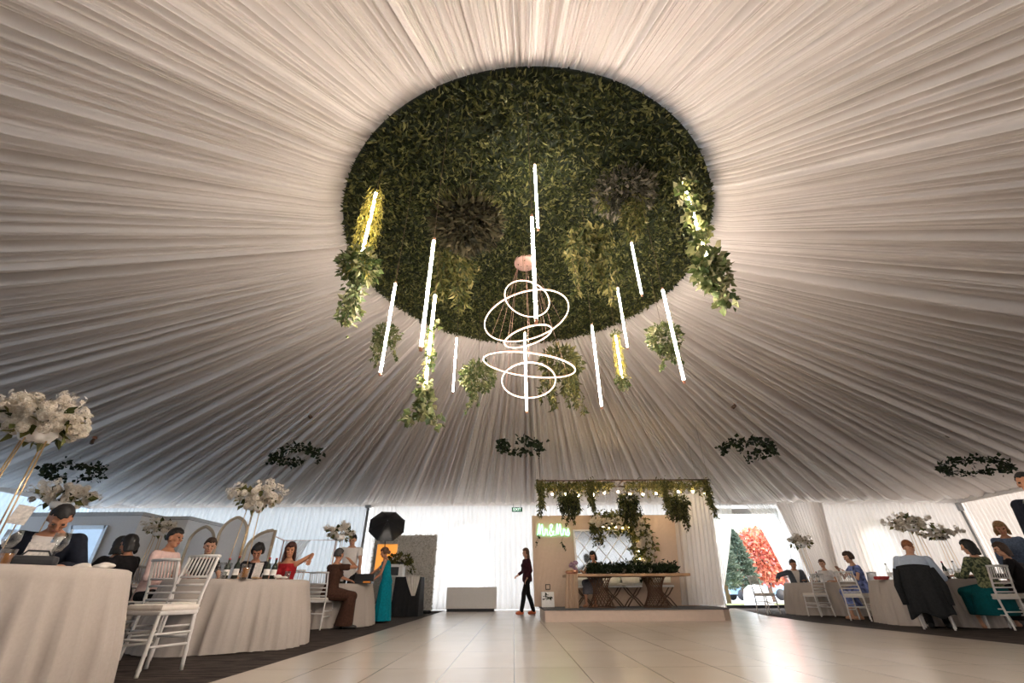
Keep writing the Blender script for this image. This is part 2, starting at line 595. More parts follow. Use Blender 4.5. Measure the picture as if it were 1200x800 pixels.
# gathered pleats of uneven width: flat bellies that lean to one side, narrow deep tucks between
edges = [0]
while edges[-1] < NA:
    edges.append(edges[-1] + int(rg.choice([6, 8, 10, 12, 15, 18, 24, 32], p=[.12, .18, .22, .18, .13, .09, .05, .03])))
for a0, a1 in zip(edges[:-1], edges[1:]):
    w_ = (a1 - a0) / 12.0
    ii = np.arange(a0, min(a1, NA))
    u_ = (ii - a0) / (a1 - a0)
    belly = (1 - np.abs(2 * u_ - 1) ** rg.uniform(2.0, 7.0)) ** 0.9
    lean = rg.normal() * 1.2 * (u_ - 0.5) * belly
    h[ii] += (rg.uniform(0.6, 1.9) * belly + lean) * w_ ** 0.55
slow = np.zeros(NA)
for kf in range(50, 330, 9):
    slow += rg.normal() * np.sin(kf * ang + rg.uniform(0, 6.28)) / 5
h = h + 1.25 * slow
ts = np.array([0.0, 0.012, 0.03, 0.08, 0.18, 0.32, 0.48, 0.65, 0.83, 1.0])
P = []
for i in range(NA):
    a = ang[i]
    w = wall_hit(a)
    c, s = math.cos(a), math.sin(a)
    row = []
    for t in ts:
        r0 = RR - 0.10
        rho = r0 + (w + 0.02 - r0) * t
        z = RZ - (RZ - EAVE) * t + 0.10 * max(0.0, 1 - t / 0.03)
        am = min(0.0098 * rho, 0.068) * (0.75 + 0.25 * min(1.0, t / 0.05)) * (1.0 - 0.6 * max(0, (t - 0.83) / 0.17))
        row.append((RC[0] + rho * c, RC[1] + rho * s, z + 0.08 - am * h[i]))
    P.append(row)
m = MB()
m.grid(P, closed_u=True)
struct(m.build('ceiling', M['ceil']), 'white gathered fabric ceiling radiating from the leafy disc')

# outer walls: translucent tent fabric, arched windows in the back wall
def arch_wall(holes, x0, x1, y, z1):
    """holes: (cx, half width, sill, spring height); sheet in the plane y, arch tops round"""
    m = MB()
    x = x0
    for (cx, hw, sill, spring, flat) in sorted(holes):
        m.add([(x, y, 0), (cx - hw, y, 0), (cx - hw, y, z1), (x, y, z1)], [(0, 1, 2, 3)], 0, False)
        N = 24 if not flat else 1
        for i in range(N):
            xa, xb = cx - hw + 2 * hw * i / N, cx - hw + 2 * hw * (i + 1) / N
            def top(q):
                return spring if flat else spring + math.sqrt(max(hw * hw - (q - cx) ** 2, 0))
            if sill > 0:
                m.add([(xa, y, 0), (xb, y, 0), (xb, y, sill), (xa, y, sill)], [(0, 1, 2, 3)], 0, False)
            m.add([(xa, y, top(xa)), (xb, y, top(xb)), (xb, y, z1), (xa, y, z1)], [(0, 1, 2, 3)], 0, False)
        x = cx + hw
    m.add([(x, y, 0), (x1, y, 0), (x1, y, z1), (x, y, z1)], [(0, 1, 2, 3)], 0, False)
    return m
W1 = (at(547, 660, YB)[0], 0.82, 0.75, 2.15, False)
W2 = (W1[0] - 2.7, 0.82, 0.75, 2.15, False)
W3 = (at(1032, 650, YB)[0], 0.75, 0.75, 2.15, False)
D0, D1 = at(838, 660, YB)[0], at(927, 660, YB)[0]
DOOR = ((D0 + D1) / 2, (D1 - D0) / 2, 0.0, 3.33, True)
struct(arch_wall([W1, W2, W3, DOOR], XL, XR, YB, EAVE + 0.45).build('wall_back', M['wall']))
for i, w in enumerate((W1, W2, W3)):
    cx, hw, sill, spring, _ = w
    out = [(cx - hw, YB + 0.0, sill), (cx - hw, YB, spring)]
    out += [(cx + hw * math.cos(a), YB, spring + hw * math.sin(a)) for a in np.linspace(PI, 0, 17)[1:-1]]
    out += [(cx + hw, YB, spring), (cx + hw, YB, sill)]
    m = MB()
    m.tube(out, 0.035, 6, closed=True)
    m.box((cx, YB, (sill + spring + hw) / 2), (0.03, 0.03, spring + hw - sill - 0.04))
    m.box((cx, YB, spring), (2 * hw, 0.03, 0.03))
    struct(m.build('window_%d' % (i + 1), M['white']))
# door frame and threshold of the open doorway
m = MB()
m.box((D0, YB, 1.66), (0.10, 0.12, 3.33)); m.box((D1, YB, 1.66), (0.10, 0.12, 3.33)); m.box((DOOR[0], YB, 3.36), (D1 - D0 + 0.1, 0.14, 0.2))
struct(m.build('door_1', M['trim']))
m = MB()
m.box((DOOR[0], YB + 0.10, 0.05), (D1 - D0 - 0.1, 0.3, 0.10))
struct(m.build('trim_1', M['dark']), 'dark threshold of the open doorway')

def pleated_wall(name, p0, p1, z1, mtl, amp=0.02, per=0.16, label=None):
    p0, p1 = Vector(p0), Vector(p1)
    d = p1 - p0
    L = d.length
    nrm = Vector((-d.y, d.x)).normalized()
    n = int(L / per * 8)
    rows = []
    ph = 0
    for i in range(n + 1):
        ph += 2 * PI / 8 * random.uniform(0.6, 1.4)
        q = p0 + d * (i / n) + nrm * (amp * math.sin(ph))
        rows.append([(q.x, q.y, z) for z in (0, z1 / 2, z1)])
    m = MB()
    m.grid(rows)
    return m.build(name, mtl)
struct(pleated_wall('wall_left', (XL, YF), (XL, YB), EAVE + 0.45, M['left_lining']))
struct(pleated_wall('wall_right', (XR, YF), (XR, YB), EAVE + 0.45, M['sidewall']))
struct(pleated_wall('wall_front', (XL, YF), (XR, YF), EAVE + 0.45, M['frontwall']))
# eave trims
for nm, a, b_ in (('trim_2', (XL, YB - 0.08), (XR, YB - 0.08)), ('trim_3', (XL + 0.08, YF), (XL + 0.08, YB)), ('trim_4', (XR - 0.08, YF), (XR - 0.08, YB))):
    m = MB()
    dx, dy = b_[0] - a[0], b_[1] - a[1]
    m.box(((a[0] + b_[0]) / 2, (a[1] + b_[1]) / 2, EAVE + 0.02), (abs(dx) + 0.06, abs(dy) + 0.06, 0.18))
    struct(m.build(nm, M['sidewall']))
# corner posts and the grey tent pole
m = MB()
m.tube([(XR - 0.22, YB - 0.22, 0), (XR - 0.22, YB - 0.22, EAVE - 0.05)], 0.06, 12)
m.box((XR - 0.26, YB - 0.28, EAVE - 0.22), (0.16, 0.12, 0.3))
tag(m.build('tent_pole', M['grey_metal']), 'grey tent pole standing in the far right corner of the marquee', 'pole')
pp = at(423, 650, 17.9)
m = MB()
m.tube([(pp[0], 17.9, 0), (pp[0], 17.9, EAVE - 0.06)], 0.055, 12)
m.box((pp[0], 17.86, EAVE - 0.12), (0.22, 0.16, 0.10))
tag(m.build('tent_pole', M['grey_metal']), 'grey tent pole against the back curtains, left of the black umbrella', 'pole')

def curtain(name, label, topL, topR, botL, botR, mtl, per=0.14, amp=0.035, bend=0.0, rows=14, seed=1, cat='curtain', group=None, gather=1.0):
    """pleated hanging cloth between a top edge and a bottom edge (3-d points)"""
    rnd = random.Random(seed)
    topL, topR, botL, botR = map(Vector, (topL, topR, botL, botR))
    L = (topR - topL).length
    n = max(12, int(L / per * 8))
    P = []
    ph = rnd.uniform(0, 6)
    nrm = (topR - topL).normalized().cross(Vector((0, 0, 1)))
    for i in range(n + 1):
        u_ = i / n
        ph += 2 * PI / 8 * rnd.uniform(0.5, 1.5)
        col = []
        for j in range(rows + 1):
            v_ = j / rows
            t_ = topL.lerp(topR, u_)
            q = botL.lerp(botR, u_)
            e_ = v_ ** (1.0 + bend)
            p = Vector((t_.x + (q.x - t_.x) * e_, t_.y + (q.y - t_.y) * e_, t_.z + (q.z - t_.z) * v_))
            p += nrm * amp * math.sin(ph) * (0.7 + 0.5 * v_)
            col.append(p)
        P.append(col)
    m = MB()
    m.grid(P)
    return tag(m.build(name, mtl), label, cat, group)
YC = YB - 0.22
G = 'white curtains along the back wall'
zt = EAVE - 0.05
xp = pp[0]
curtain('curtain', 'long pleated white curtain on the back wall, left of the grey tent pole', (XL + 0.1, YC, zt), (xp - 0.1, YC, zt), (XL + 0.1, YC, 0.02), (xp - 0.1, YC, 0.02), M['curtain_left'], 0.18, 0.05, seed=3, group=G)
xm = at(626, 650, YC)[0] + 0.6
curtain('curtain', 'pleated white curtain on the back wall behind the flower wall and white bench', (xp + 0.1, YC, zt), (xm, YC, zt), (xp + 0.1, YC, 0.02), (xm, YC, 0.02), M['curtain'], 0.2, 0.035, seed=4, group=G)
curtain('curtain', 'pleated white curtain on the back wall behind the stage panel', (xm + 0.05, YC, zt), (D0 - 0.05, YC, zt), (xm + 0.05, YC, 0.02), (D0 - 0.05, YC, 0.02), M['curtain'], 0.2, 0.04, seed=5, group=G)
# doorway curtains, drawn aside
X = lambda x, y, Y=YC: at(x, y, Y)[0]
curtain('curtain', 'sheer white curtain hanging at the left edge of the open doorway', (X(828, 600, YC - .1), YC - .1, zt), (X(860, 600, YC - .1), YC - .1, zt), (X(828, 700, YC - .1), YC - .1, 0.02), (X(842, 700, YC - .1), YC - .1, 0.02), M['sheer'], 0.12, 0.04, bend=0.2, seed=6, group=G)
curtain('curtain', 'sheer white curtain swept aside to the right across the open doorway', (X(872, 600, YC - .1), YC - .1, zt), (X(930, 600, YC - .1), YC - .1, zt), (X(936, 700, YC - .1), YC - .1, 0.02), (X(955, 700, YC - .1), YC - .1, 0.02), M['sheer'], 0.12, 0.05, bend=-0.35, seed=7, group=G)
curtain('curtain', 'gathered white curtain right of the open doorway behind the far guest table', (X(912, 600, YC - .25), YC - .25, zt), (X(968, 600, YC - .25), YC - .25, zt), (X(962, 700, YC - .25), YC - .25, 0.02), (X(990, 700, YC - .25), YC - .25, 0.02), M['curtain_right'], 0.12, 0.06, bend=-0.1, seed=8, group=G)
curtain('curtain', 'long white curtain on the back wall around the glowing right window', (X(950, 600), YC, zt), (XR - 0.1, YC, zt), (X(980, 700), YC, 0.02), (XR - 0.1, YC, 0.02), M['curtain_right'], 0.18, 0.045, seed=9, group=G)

# partition booths at the far left of the back wall
def booth(x0, x1, y0, y1, h, nm):
    m = MB()
    m.box(((x0 + x1) / 2, (y0 + y1) / 2, h / 2), (x1 - x0, y1 - y0, h), mi=0)
    m.box(((x0 + x1) / 2, (y0 + y1) / 2, h + 0.05), (x1 - x0 + 0.16, y1 - y0 + 0.16, 0.10), mi=1)
    return struct(m.build(nm, [M['booth'], M['trim']]))
bl = at(168, 600, 14.0)
booth(bl[0] - 3.6, bl[0], 14.0, 16.2, bl[2] - 0.1, 'wall_booth')
b2 = at(222, 605, 15.2)
booth(at(196, 605, 15.2)[0], b2[0], 15.2, 17.4, b2[2] - 0.1, 'wall_booth_inner')
# framed mirror on the booth
a0, a1 = at(88, 610, 13.93), at(118, 632, 13.93)
fr = thing('framed_mirror', 'silver framed mirror on the white booth wall behind the man in a suit', 'mirror', ((a0[0] + a1[0]) / 2, 13.95, 1.85))
w_, h_ = a1[0] - a0[0], 1.0
m = MB()
for sx in (-1, 1):
    m.box((sx * w_ / 2, -0.02, 0), (0.1, 0.06, h_ + 0.1))
for sz in (-1, 1):
    m.box((0, -0.02, sz * h_ / 2), (w_, 0.06, 0.1))
m.build('frame', M['silver'], fr)
m = MB(); m.box((0, 0, 0), (w_, 0.02, h_)); m.build('mirror_glass', M['mirror'], fr)
# ------------------------------------------------------------------ leafy disc in the ceiling
th = thing('foliage_disc', 'big round dark green leafy disc set into the fabric ceiling', 'leafy disc', (RC[0], RC[1], RZ))
m = MB()
m.lathe([(0, 0.05), (RR + 0.06, 0.05), (RR + 0.06, -0.02), (RR - 0.02, -0.05), (0, -0.04)], n=90)
m.build('backing_board', M['moss'], th)
N = 30000
rr = (RR + 0.01) * np.sqrt(RNG.uniform(0, 1, N))
aa = RNG.uniform(0, 2 * PI, N)
p = np.stack([rr * np.cos(aa), rr * np.sin(aa), -0.04 - RNG.uniform(0, 0.05, N)], 1)
d = RNG.normal(size=(N, 3)) * np.array([1, 1, 0.35])
d[:, 2] = -np.abs(d[:, 2]) - 0.25
m = MB()
m.leaves(p, d, RNG.uniform(0.06, 0.115, N), RNG.uniform(0.013, 0.022, N))
N2 = 1500
aa = RNG.uniform(0, 2 * PI, N2)
p = np.stack([(RR + 0.0) * np.cos(aa), (RR + 0.0) * np.sin(aa), RNG.uniform(-0.07, 0.0, N2)], 1)
d = np.stack([np.cos(aa) + RNG.normal(size=N2) * 0.8, np.sin(aa) + RNG.normal(size=N2) * 0.8, RNG.normal(size=N2) * 0.5 - 0.2], 1)
m.leaves(p, d, RNG.uniform(0.06, 0.12, N2), RNG.uniform(0.014, 0.026, N2))
m.build('leaves', M['boxwood'], th)

# ------------------------------------------------------------------ hanging light tubes
def light_tube(px_top, px_bot, Y, label, wire=True):
    a, b = at(*px_top, Y), at(*px_bot, Y)
    x = (a[0] + b[0]) / 2
    L = a[2] - b[2]
    t = thing('tube_light', label, 'hanging lamp', (x, Y, b[2]), 0, 'hanging light tubes under the leafy disc')
    m = MB(); m.tube([(0, 0, 0.03), (0, 0, L - 0.03)], 0.0125, 12); m.build('glowing_tube', M['tube'], t)
    for z0 in (0.0, L - 0.035):
        m = MB(); m.tube([(0, 0, z0), (0, 0, z0 + 0.035)], 0.0145, 12); m.build('end_cap', M['copper'], t)
    top = min(RZ, ceil_z(x, Y)) - 0.02
    if top - b[2] > L + 0.01:
        m = MB(); m.tube([(0, 0, L), (0, 0, top - b[2])], 0.0028, 5); m.build('suspension_wire', M['vine'], t)
    return t
TUBES = [
    ((627, 192), (630, 270), 3.55, 'short white light tube nearest overhead, upper end highest in the leafy disc'),
    ((624, 252), (627.5, 378), 2.8, 'long white light tube crossing in front of the ring chandelier from above'),
    ((616, 388), (616, 484), 5.05, 'white light tube through the middle of the two lowest chandelier rings'),
    ((464, 330), (445, 440), 3.83, 'leftmost light tube, in front of a small fern clump'),
    ((509, 279), (492.5, 411), 2.87, 'long light tube below the bushy hanging ball, second from left'),
    ((535, 394), (531, 461), 6.9, 'short distant light tube left of the small round hanging plant'),
    ((740, 283), (752, 347), 4.75, 'light tube coming out of a trailing fern at right of the leafy disc'),
    ((724, 336), (735, 409), 5.6, 'light tube hanging at the lower right rim of the leafy disc'),
    ((776, 337), (802, 449), 3.88, 'rightmost light tube, in front of a round fern clump'),
    ((694, 379), (704.5, 479), 4.72, 'light tube right of the ring chandelier and the fern basket'),
]
for a, b_, Y, lab in TUBES:
    light_tube(a, b_, Y, lab)

# ------------------------------------------------------------------ ring chandelier
ch = thing('ring_chandelier', 'chandelier of five glowing rings at different tilts under the leafy disc', 'chandelier', (0.24, 5.6, RZ - 0.1))
cc = Vector((0.24, 5.6, RZ - 0.1))
m = MB(); m.lathe([(0, 0.03), (0.19, 0.03), (0.19, -0.03), (0, -0.035)], n=32); m.build('ceiling_canopy', M['rose'], ch)
RINGS = [(0.246, 4.717, 0.379, -0.21, 0.312), (0.242, 4.356, 0.69, -0.008, -0.228), (0.251, 4.0, 0.382, 0.146, -0.287),
         (0.25, 3.492, 0.686, 0.222, 0.14), (0.24, 3.242, 0.392, -0.273, 0.003)]
for (cx, cz, R, ax, ay) in RINGS:
    Rm = Matrix.Rotation(ay, 3, 'Y') @ Matrix.Rotation(ax, 3, 'X')
    c0 = Vector((cx, 5.6, cz)) - cc
    pts = [c0 + Rm @ Vector((R * math.cos(t), R * math.sin(t), 0)) for t in np.linspace(0, 2 * PI, 72, endpoint=False)]
    m = MB(); m.tube(pts, 0.0078, 8, closed=True)
    rg_ = m.build('light_ring', M['ring'], ch)
    pts2 = [c0 + Rm @ Vector(((R + 0.0) * math.cos(t), (R + 0.0) * math.sin(t), 0.012)) for t in np.linspace(0, 2 * PI, 72, endpoint=False)]
    m = MB(); m.tube(pts2, 0.008, 6, closed=True); m.build('ring_profile', M['copper'], rg_)
    for t in (0.5, 2.6, 4.7):
        q = c0 + Rm @ Vector((R * math.cos(t), R * math.sin(t), 0.02))
        m = MB(); m.tube([q, (0.15 * math.cos(t), 0.15 * math.sin(t), -0.03)], 0.0022, 4); m.build('suspension_wire', M['rose'], ch)

# ------------------------------------------------------------------ plants hung from the ceiling
def clump(m, c, r, n, ls=0.07, droop=0.4, mi=0, w=0.28):
    """round bush of leaves about c with radii r"""
    q = RNG.normal(size=(n, 3))
    q /= np.linalg.norm(q, axis=1, keepdims=True)
    rad = RNG.uniform(0.35, 1.0, (n, 1)) ** 0.6
    p = np.array(c) + q * rad * np.array(r)
    d = q + RNG.normal(size=(n, 3)) * 0.6 + np.array([0, 0, -droop])
    L = RNG.uniform(0.7, 1.4, n) * ls
    m.leaves(p, d, L, L * w * RNG.uniform(0.7, 1.2, n), mi=mi)
def strand(m, pts, n, ls=0.06, spread=0.03, w=0.3, mi=0, down=0.7, stem=True):
    """leafy shoot along a line of points"""
    pts = np.array(pts, float)
    u_ = RNG.uniform(0, 1, n) * (len(pts) - 1)
    i = np.minimum(u_.astype(int), len(pts) - 2)
    f_ = (u_ - i)[:, None]
    p = pts[i] * (1 - f_) + pts[i + 1] * f_ + RNG.normal(size=(n, 3)) * spread
    d = RNG.normal(size=(n, 3)) + np.array([0, 0, -down])
    L = RNG.uniform(0.6, 1.4, n) * ls
    m.leaves(p, d, L, L * w, mi=mi)
    if stem:
        m.tube(pts, 0.004, 4, mi=1)
def tail(m, a, length, n, ls, spread=0.05, sway=0.1, w=0.28, mi=0):
    k = 6
    ph = random.uniform(0, 6)
    dx, dy = random.uniform(-sway, sway), random.uniform(-sway, sway)
    pts = [(a[0] + dx * (i / k) + 0.03 * math.sin(ph + i), a[1] + dy * (i / k), a[2] - length * i / k) for i in range(k + 1)]
    u_ = RNG.uniform(0, 1, n) ** 1.15
    pts_ = np.array(pts)
    x = u_ * k
    i = np.minimum(x.astype(int), k - 1)
    f_ = (x - i)[:, None]
    p = pts_[i] * (1 - f_) + pts_[i + 1] * f_ + RNG.normal(size=(n, 3)) * spread * (1 - 0.75 * u_[:, None])
    d = RNG.normal(size=(n, 3)) * 0.6 + np.array([0, 0, -1.0])
    L = RNG.uniform(0.6, 1.4, n) * ls
    m.leaves(p, d, L, L * w, mi=mi)
    m.tube(pts, 0.004, 4, mi=1)
GP = 'greenery hung around the leafy disc'
def hung(name, label, px, Y, fn, mats, cat='hanging plant', group=GP, wire=True, floorless=True):
    c = at(px[0], px[1], Y)
    t = thing(name, label, cat, c, 0, group)
    m = MB()
    fn(m)
    m.build('foliage', mats, t)
    top = ceil_z(c[0], c[1]) - c[2]
    if wire:
        m = MB(); m.tube([(0, 0, 0), (0, 0, top)], 0.003, 5); m.build('hanging_wire', M['vine'], t)
    return t
def f_ball(m):
    clump(m, (0, 0, 0), (0.38, 0.38, 0.30), 2200, 0.09, 0.1, 0, 0.26)
    q = RNG.normal(size=(500, 3)); q[:, 2] = np.abs(q[:, 2]) * 0.5; q /= np.linalg.norm(q, axis=1, keepdims=True)
    m.leaves(q * np.array([0.33, 0.33, 0.26]), q * np.array([1, 1, 0.6]) + RNG.normal(size=(500, 3)) * 0.25, RNG.uniform(0.10, 0.18, 500), 0.008, mi=2)
hung('hanging_plant', 'large shaggy dark green ball hanging left of centre under the leafy disc', (548, 262), 3.5, f_ball, [M['greyleaf'], M['vine'], M['fern']])
def f_fall(m):
    for k in range(9):
        tail(m, (random.uniform(-0.2, 0.2), random.uniform(-0.15, 0.15), 0.12), random.uniform(0.45, 0.8), 110, 0.12, 0.06, 0.12, 0.18)
    clump(m, (0, 0, 0.1), (0.24, 0.2, 0.14), 260, 0.09)
hung('hanging_plant', 'long trailing fern hanging below the large shaggy ball', (532, 312), 4.75, f_fall, [M['fern'], M['vine']])
def f_ball2(m):
    clump(m, (0, 0, 0), (0.42, 0.40, 0.30), 1300, 0.085, 0.2, 0, 0.24)
    for k in range(5):
        tail(m, (random.uniform(-0.05, 0.16), random.uniform(-0.1, 0.1), -0.15), random.uniform(0.45, 0.75), 90, 0.10, 0.05, 0.05, 0.16, 2)
    for k in range(3):
        tail(m, (-0.36 + 0.05 * k, 0, 0.05), random.uniform(0.3, 0.5), 50, 0.09, 0.03, 0.05, 0.16, 2)
hung('hanging_plant', 'grey green leafy ball with fern tail hanging at the right of the leafy disc', (731, 226), 4.0, f_ball2, [M['paleleaf'], M['vine'], M['fern']])
def f_fern(m):
    for k in range(14):
        tail(m, (random.uniform(-0.26, 0.26), random.uniform(-0.2, 0.2), 0.18), random.uniform(0.5, 0.9), 110, 0.10, 0.05, 0.14, 0.2)
    clump(m, (0, 0, 0.16), (0.30, 0.26, 0.16), 500, 0.09)
hung('hanging_plant', 'drooping bright fern hanging right of the ring chandelier', (689, 296), 4.3, f_fern, [M['fern'], M['vine']])
def f_small(m):
    clump(m, (0, 0, 0.06), (0.20, 0.18, 0.17), 420, 0.06, 0.3)
    for k in range(5):
        tail(m, (random.uniform(-0.16, 0.16), 0, 0), random.uniform(0.25, 0.45), 50, 0.06, 0.03)
hung('hanging_plant', 'small fern clump hanging behind the leftmost light tube', (452, 396), 5.6, f_small, [M['ivy'], M['vine']])
def f_round(m):
    clump(m, (0, 0, 0.0), (0.30, 0.28, 0.28), 700, 0.08, 0.1, 0, 0.32)
    for k in range(4):
        tail(m, (-0.06 + random.uniform(-0.05, 0.05), -0.25, -0.05), random.uniform(0.5, 0.75), 70, 0.07, 0.03, 0.04)
hung('hanging_plant', 'round leafy ball with a red-tipped tail hanging left of the chandelier rings', (560, 441), 6.9, f_round, [M['ivy'], M['vine']])
def f_big(m):
    clump(m, (0, 0, 0.1), (0.40, 0.34, 0.30), 800, 0.09, 0.4, 0, 0.26)
    for k in range(14):
        tail(m, (random.uniform(-0.34, 0.36), random.uniform(-0.15, 0.15), 0.0), random.uniform(0.4, 0.85), 80, 0.09, 0.035, 0.08, 0.2)
hung('hanging_plant', 'fern basket with drooping strands hanging right of the lowest chandelier rings', (657, 430), 6.9, f_big, [M['fern'], M['vine']])
def f_round2(m):
    clump(m, (0, 0, 0.0), (0.26, 0.25, 0.24), 600, 0.075, 0.2, 0, 0.3)
    for k in range(4):
        tail(m, (random.uniform(-0.06, 0.14), 0, -0.1), random.uniform(0.25, 0.42), 50, 0.07, 0.03)
hung('hanging_plant', 'round fern clump hanging behind the rightmost light tube', (778, 396), 5.7, f_round2, [M['ivy'], M['vine']])

def wrapped(label, pa, pb, pc, Y, fn, dots=8, wide=0.07):
    """light tube wrapped in a leafy garland that trails below it"""
    a, b, c = at(*pa, Y), at(*pb, Y), at(*pc, Y)
    t = thing('wrapped_tube_light', label, 'hanging lamp', (b[0], Y, b[2]), 0, 'light tubes wrapped in garlands')
    L = a[2] - b[2]
    m = MB(); m.tube([(0, 0, 0.0), (0, 0, L)], 0.017, 10); m.build('glowing_tube', M['strip'], t)
    m = MB(); fn(m, L, b[2] - c[2], c[0] - b[0]); m.build('garland', [M['ivy'], M['vine'], M['tinsel']], t)
    top = min(RZ, ceil_z(b[0], Y)) - b[2]
    if top > L + 0.02:
        m = MB(); m.tube([(0, 0, L), (0, 0, top)], 0.003, 5); m.build('suspension_wire', M['vine'], t)
    return t
def g_left(m, L, T, dx):
    for k in range(14):
        a = 2 * PI * k / 14
        strand(m, [(0.075 * math.cos(a), 0.075 * math.sin(a), L + 0.02), (0.10 * math.cos(a), 0.10 * math.sin(a), L * .4), (0.12 * math.cos(a), 0.12 * math.sin(a), -0.35)], 60, 0.10, 0.018, 0.07, 2, 2.5, stem=False)
    clump(m, (dx * .15, 0, -0.22), (0.22, 0.2, 0.2), 420, 0.08, 0.4)
    for k in range(4):
        strand(m, [(0, 0, -0.1), (dx * .5 + random.uniform(-.05, .05), 0, -T * 0.55), (dx + random.uniform(-.06, .06), 0, -T * random.uniform(.8, 1.0))], 90, 0.085, 0.045, 0.26)
wrapped('light tube wrapped in yellow-green tinsel with a leafy tail, at the disc\'s left rim', (437, 226), (425, 294), (402, 385), 3.7, g_left)
def g_right(m, L, T, dx):
    pts = [(0.05 * math.cos(5 * i), 0.05 * math.sin(5 * i), L - i * L / 14) for i in range(15)]
    strand(m, pts, 230, 0.10, 0.045, 0.42)
    clump(m, (dx * .2, 0, -0.2), (0.17, 0.16, 0.26), 240, 0.10, 0.4, 0, 0.36)
    for k in range(3):
        strand(m, [(0, 0, -0.05), (dx * .5 + random.uniform(-.04, .04), 0, -T * 0.5), (dx + random.uniform(-.05, .05), 0, -T * random.uniform(.85, 1.0))], 80, 0.095, 0.045, 0.36)
wrapped('light tube wrapped in broad ivy leaves, at the right rim of the disc', (802, 213), (828, 300), (849, 358), 3.75, g_right)
def g_mid(m, L, T, dx):
    pts = [(0.035 * math.cos(5 * i), 0.035 * math.sin(5 * i), L - i * L / 14) for i in range(15)]
    strand(m, pts[5:], 120, 0.07, 0.03, 0.42)
    strand(m, [(0, 0, 0.05), (0, 0, -T * .55)], 90, 0.075, 0.04, 0.42)
    for sx in (-1, 1):
        strand(m, [(0, 0, -T * .5), (sx * 0.08, 0, -T * .85), (sx * 0.19, 0, -T)], 45, 0.075, 0.03, 0.42)
wrapped('light tube wrapped in eucalyptus with a forked leafy tail, left of the small round plant', (509, 346), (498, 456), (493, 492), 4.0, g_mid)
def g_thin(m, L, T, dx):
    for k in range(10):
        a = 2 * PI * k / 10
        strand(m, [(0.06 * math.cos(a), 0.06 * math.sin(a), L + 0.05), (0.08 * math.cos(a), 0.08 * math.sin(a), -.05)], 44, 0.08, 0.012, 0.08, 2, 2.5, stem=False)
    clump(m, (0, 0, L + 0.05), (0.09, 0.09, 0.04), 60, 0.05)
    for k in range(5):
        tail(m, (random.uniform(-.06, .06), 0, 0.05), T, 40, 0.07, 0.03, 0.05, 0.25)
wrapped('short light tube in a yellow-green tinsel garland at the right, under the ceiling slope', (722, 393), (729, 443), (731, 458), 6.6, g_thin)

# ------------------------------------------------------------------ leafy hoops over the tables
def hoop(px, Y, rx, label, tilt, arcs, seed):
    random.seed(seed)
    c = at(px[0], px[1], Y)
    t = thing('leafy_hoop', label, 'hanging hoop', c, 0, 'wire hoops with dark leaves under the ceiling')
    Rm = Matrix.Rotation(tilt, 3, 'Y')
    pts = [Rm @ Vector((rx * math.cos(a), rx * math.sin(a), 0)) for a in np.linspace(0, 2 * PI, 40, endpoint=False)]
    m = MB(); m.tube(pts, 0.008, 6, closed=True); m.build('wire_hoop', M['white_paint'], t)
    m = MB()
    for (a0, a1, n) in arcs:
        q = [Rm @ Vector((rx * math.cos(a), rx * math.sin(a), random.uniform(-0.03, 0.02))) for a in np.linspace(a0, a1, 12)]
        strand(m, [tuple(v) for v in q], n, 0.12, 0.055, 0.42, down=0.2)
        if n > 60:
            e = q[-1]
            strand(m, [tuple(e), (e.x * 1.02, e.y, e.z - 0.12), (e.x, e.y, e.z - 0.24)], 14, 0.1, 0.03, 0.4)
    m.build('leaves', [M['darkleaf'], M['vine']], t)
    m = MB()
    for a in (0.3, 2.4, 4.5):
        q = Rm @ Vector((rx * math.cos(a), rx * math.sin(a), 0))
        zz = ceil_z(c[0] + q.x, c[1] + q.y) - c[2]
        m.tube([q, (q.x, q.y, zz)], 0.003, 4)
    m.build('hanging_wire', M['sheer'], t)
hoop((609, 522), 12.0, 0.58, 'dark leafy hoop hanging over the middle of the dance floor near the back', 0.05, [(2.2, 3.9, 90), (4.6, 6.6, 120), (1.0, 2.0, 40)], 1)
hoop((347, 533), 12.0, 0.60, 'dark leafy hoop hanging second from the left under the ceiling', -0.12, [(1.6, 3.6, 100), (4.4, 6.6, 130)], 2)
hoop((87, 552), 12.0, 0.62, 'dark leafy hoop at the far left, beside the nearest white flowers', -0.16, [(2.6, 6.9, 240), (1.4, 2.2, 30)], 3)
hoop((875, 525), 12.0, 0.64, 'dark leafy hoop hanging second from the right, over the doorway side', 0.10, [(2.4, 4.0, 90), (4.0, 5.6, 110), (5.8, 7.4, 80)], 4)
hoop((1141, 546), 12.0, 0.66, 'dark leafy hoop at the far right, nearly a complete ring of leaves', 0.14, [(0.2, 3.0, 110), (3.0, 4.9, 110), (5.2, 6.3, 60)], 5)
random.seed(21)

# small brown spotlights pinned to the ceiling fabric
for px, lab in (((362, 483), 'small brown spotlight on the ceiling, above the second leafy hoop from the left'), ((862, 472), 'small brown spotlight on the ceiling right of the lamps, above the hoop by the doorway'),
                ((111, 513), 'small dark spotlight on the ceiling beside the nearest white flowers'), ((1113, 505), 'small dark spotlight on the ceiling above the far right hoop')):
    q = on_ceiling(*px)
    t = thing('spotlight', lab, 'spotlight', (q[0], q[1], q[2] - 0.02), random.uniform(0, 3), 'ceiling spotlights')
    m = MB(); m.lathe([(0, 0.06), (0.05, 0.06), (0.06, 0.0), (0, -0.005)], n=16); m.build('mounting_plate', M['copper'], t)
    m = MB(); m.tube([(0, 0, -0.01), (0.03, 0.03, -0.06), (0.10, 0.06, -0.11)], [0.03, 0.045, 0.05], 12); m.build('lamp_head', M['bronze'], t)
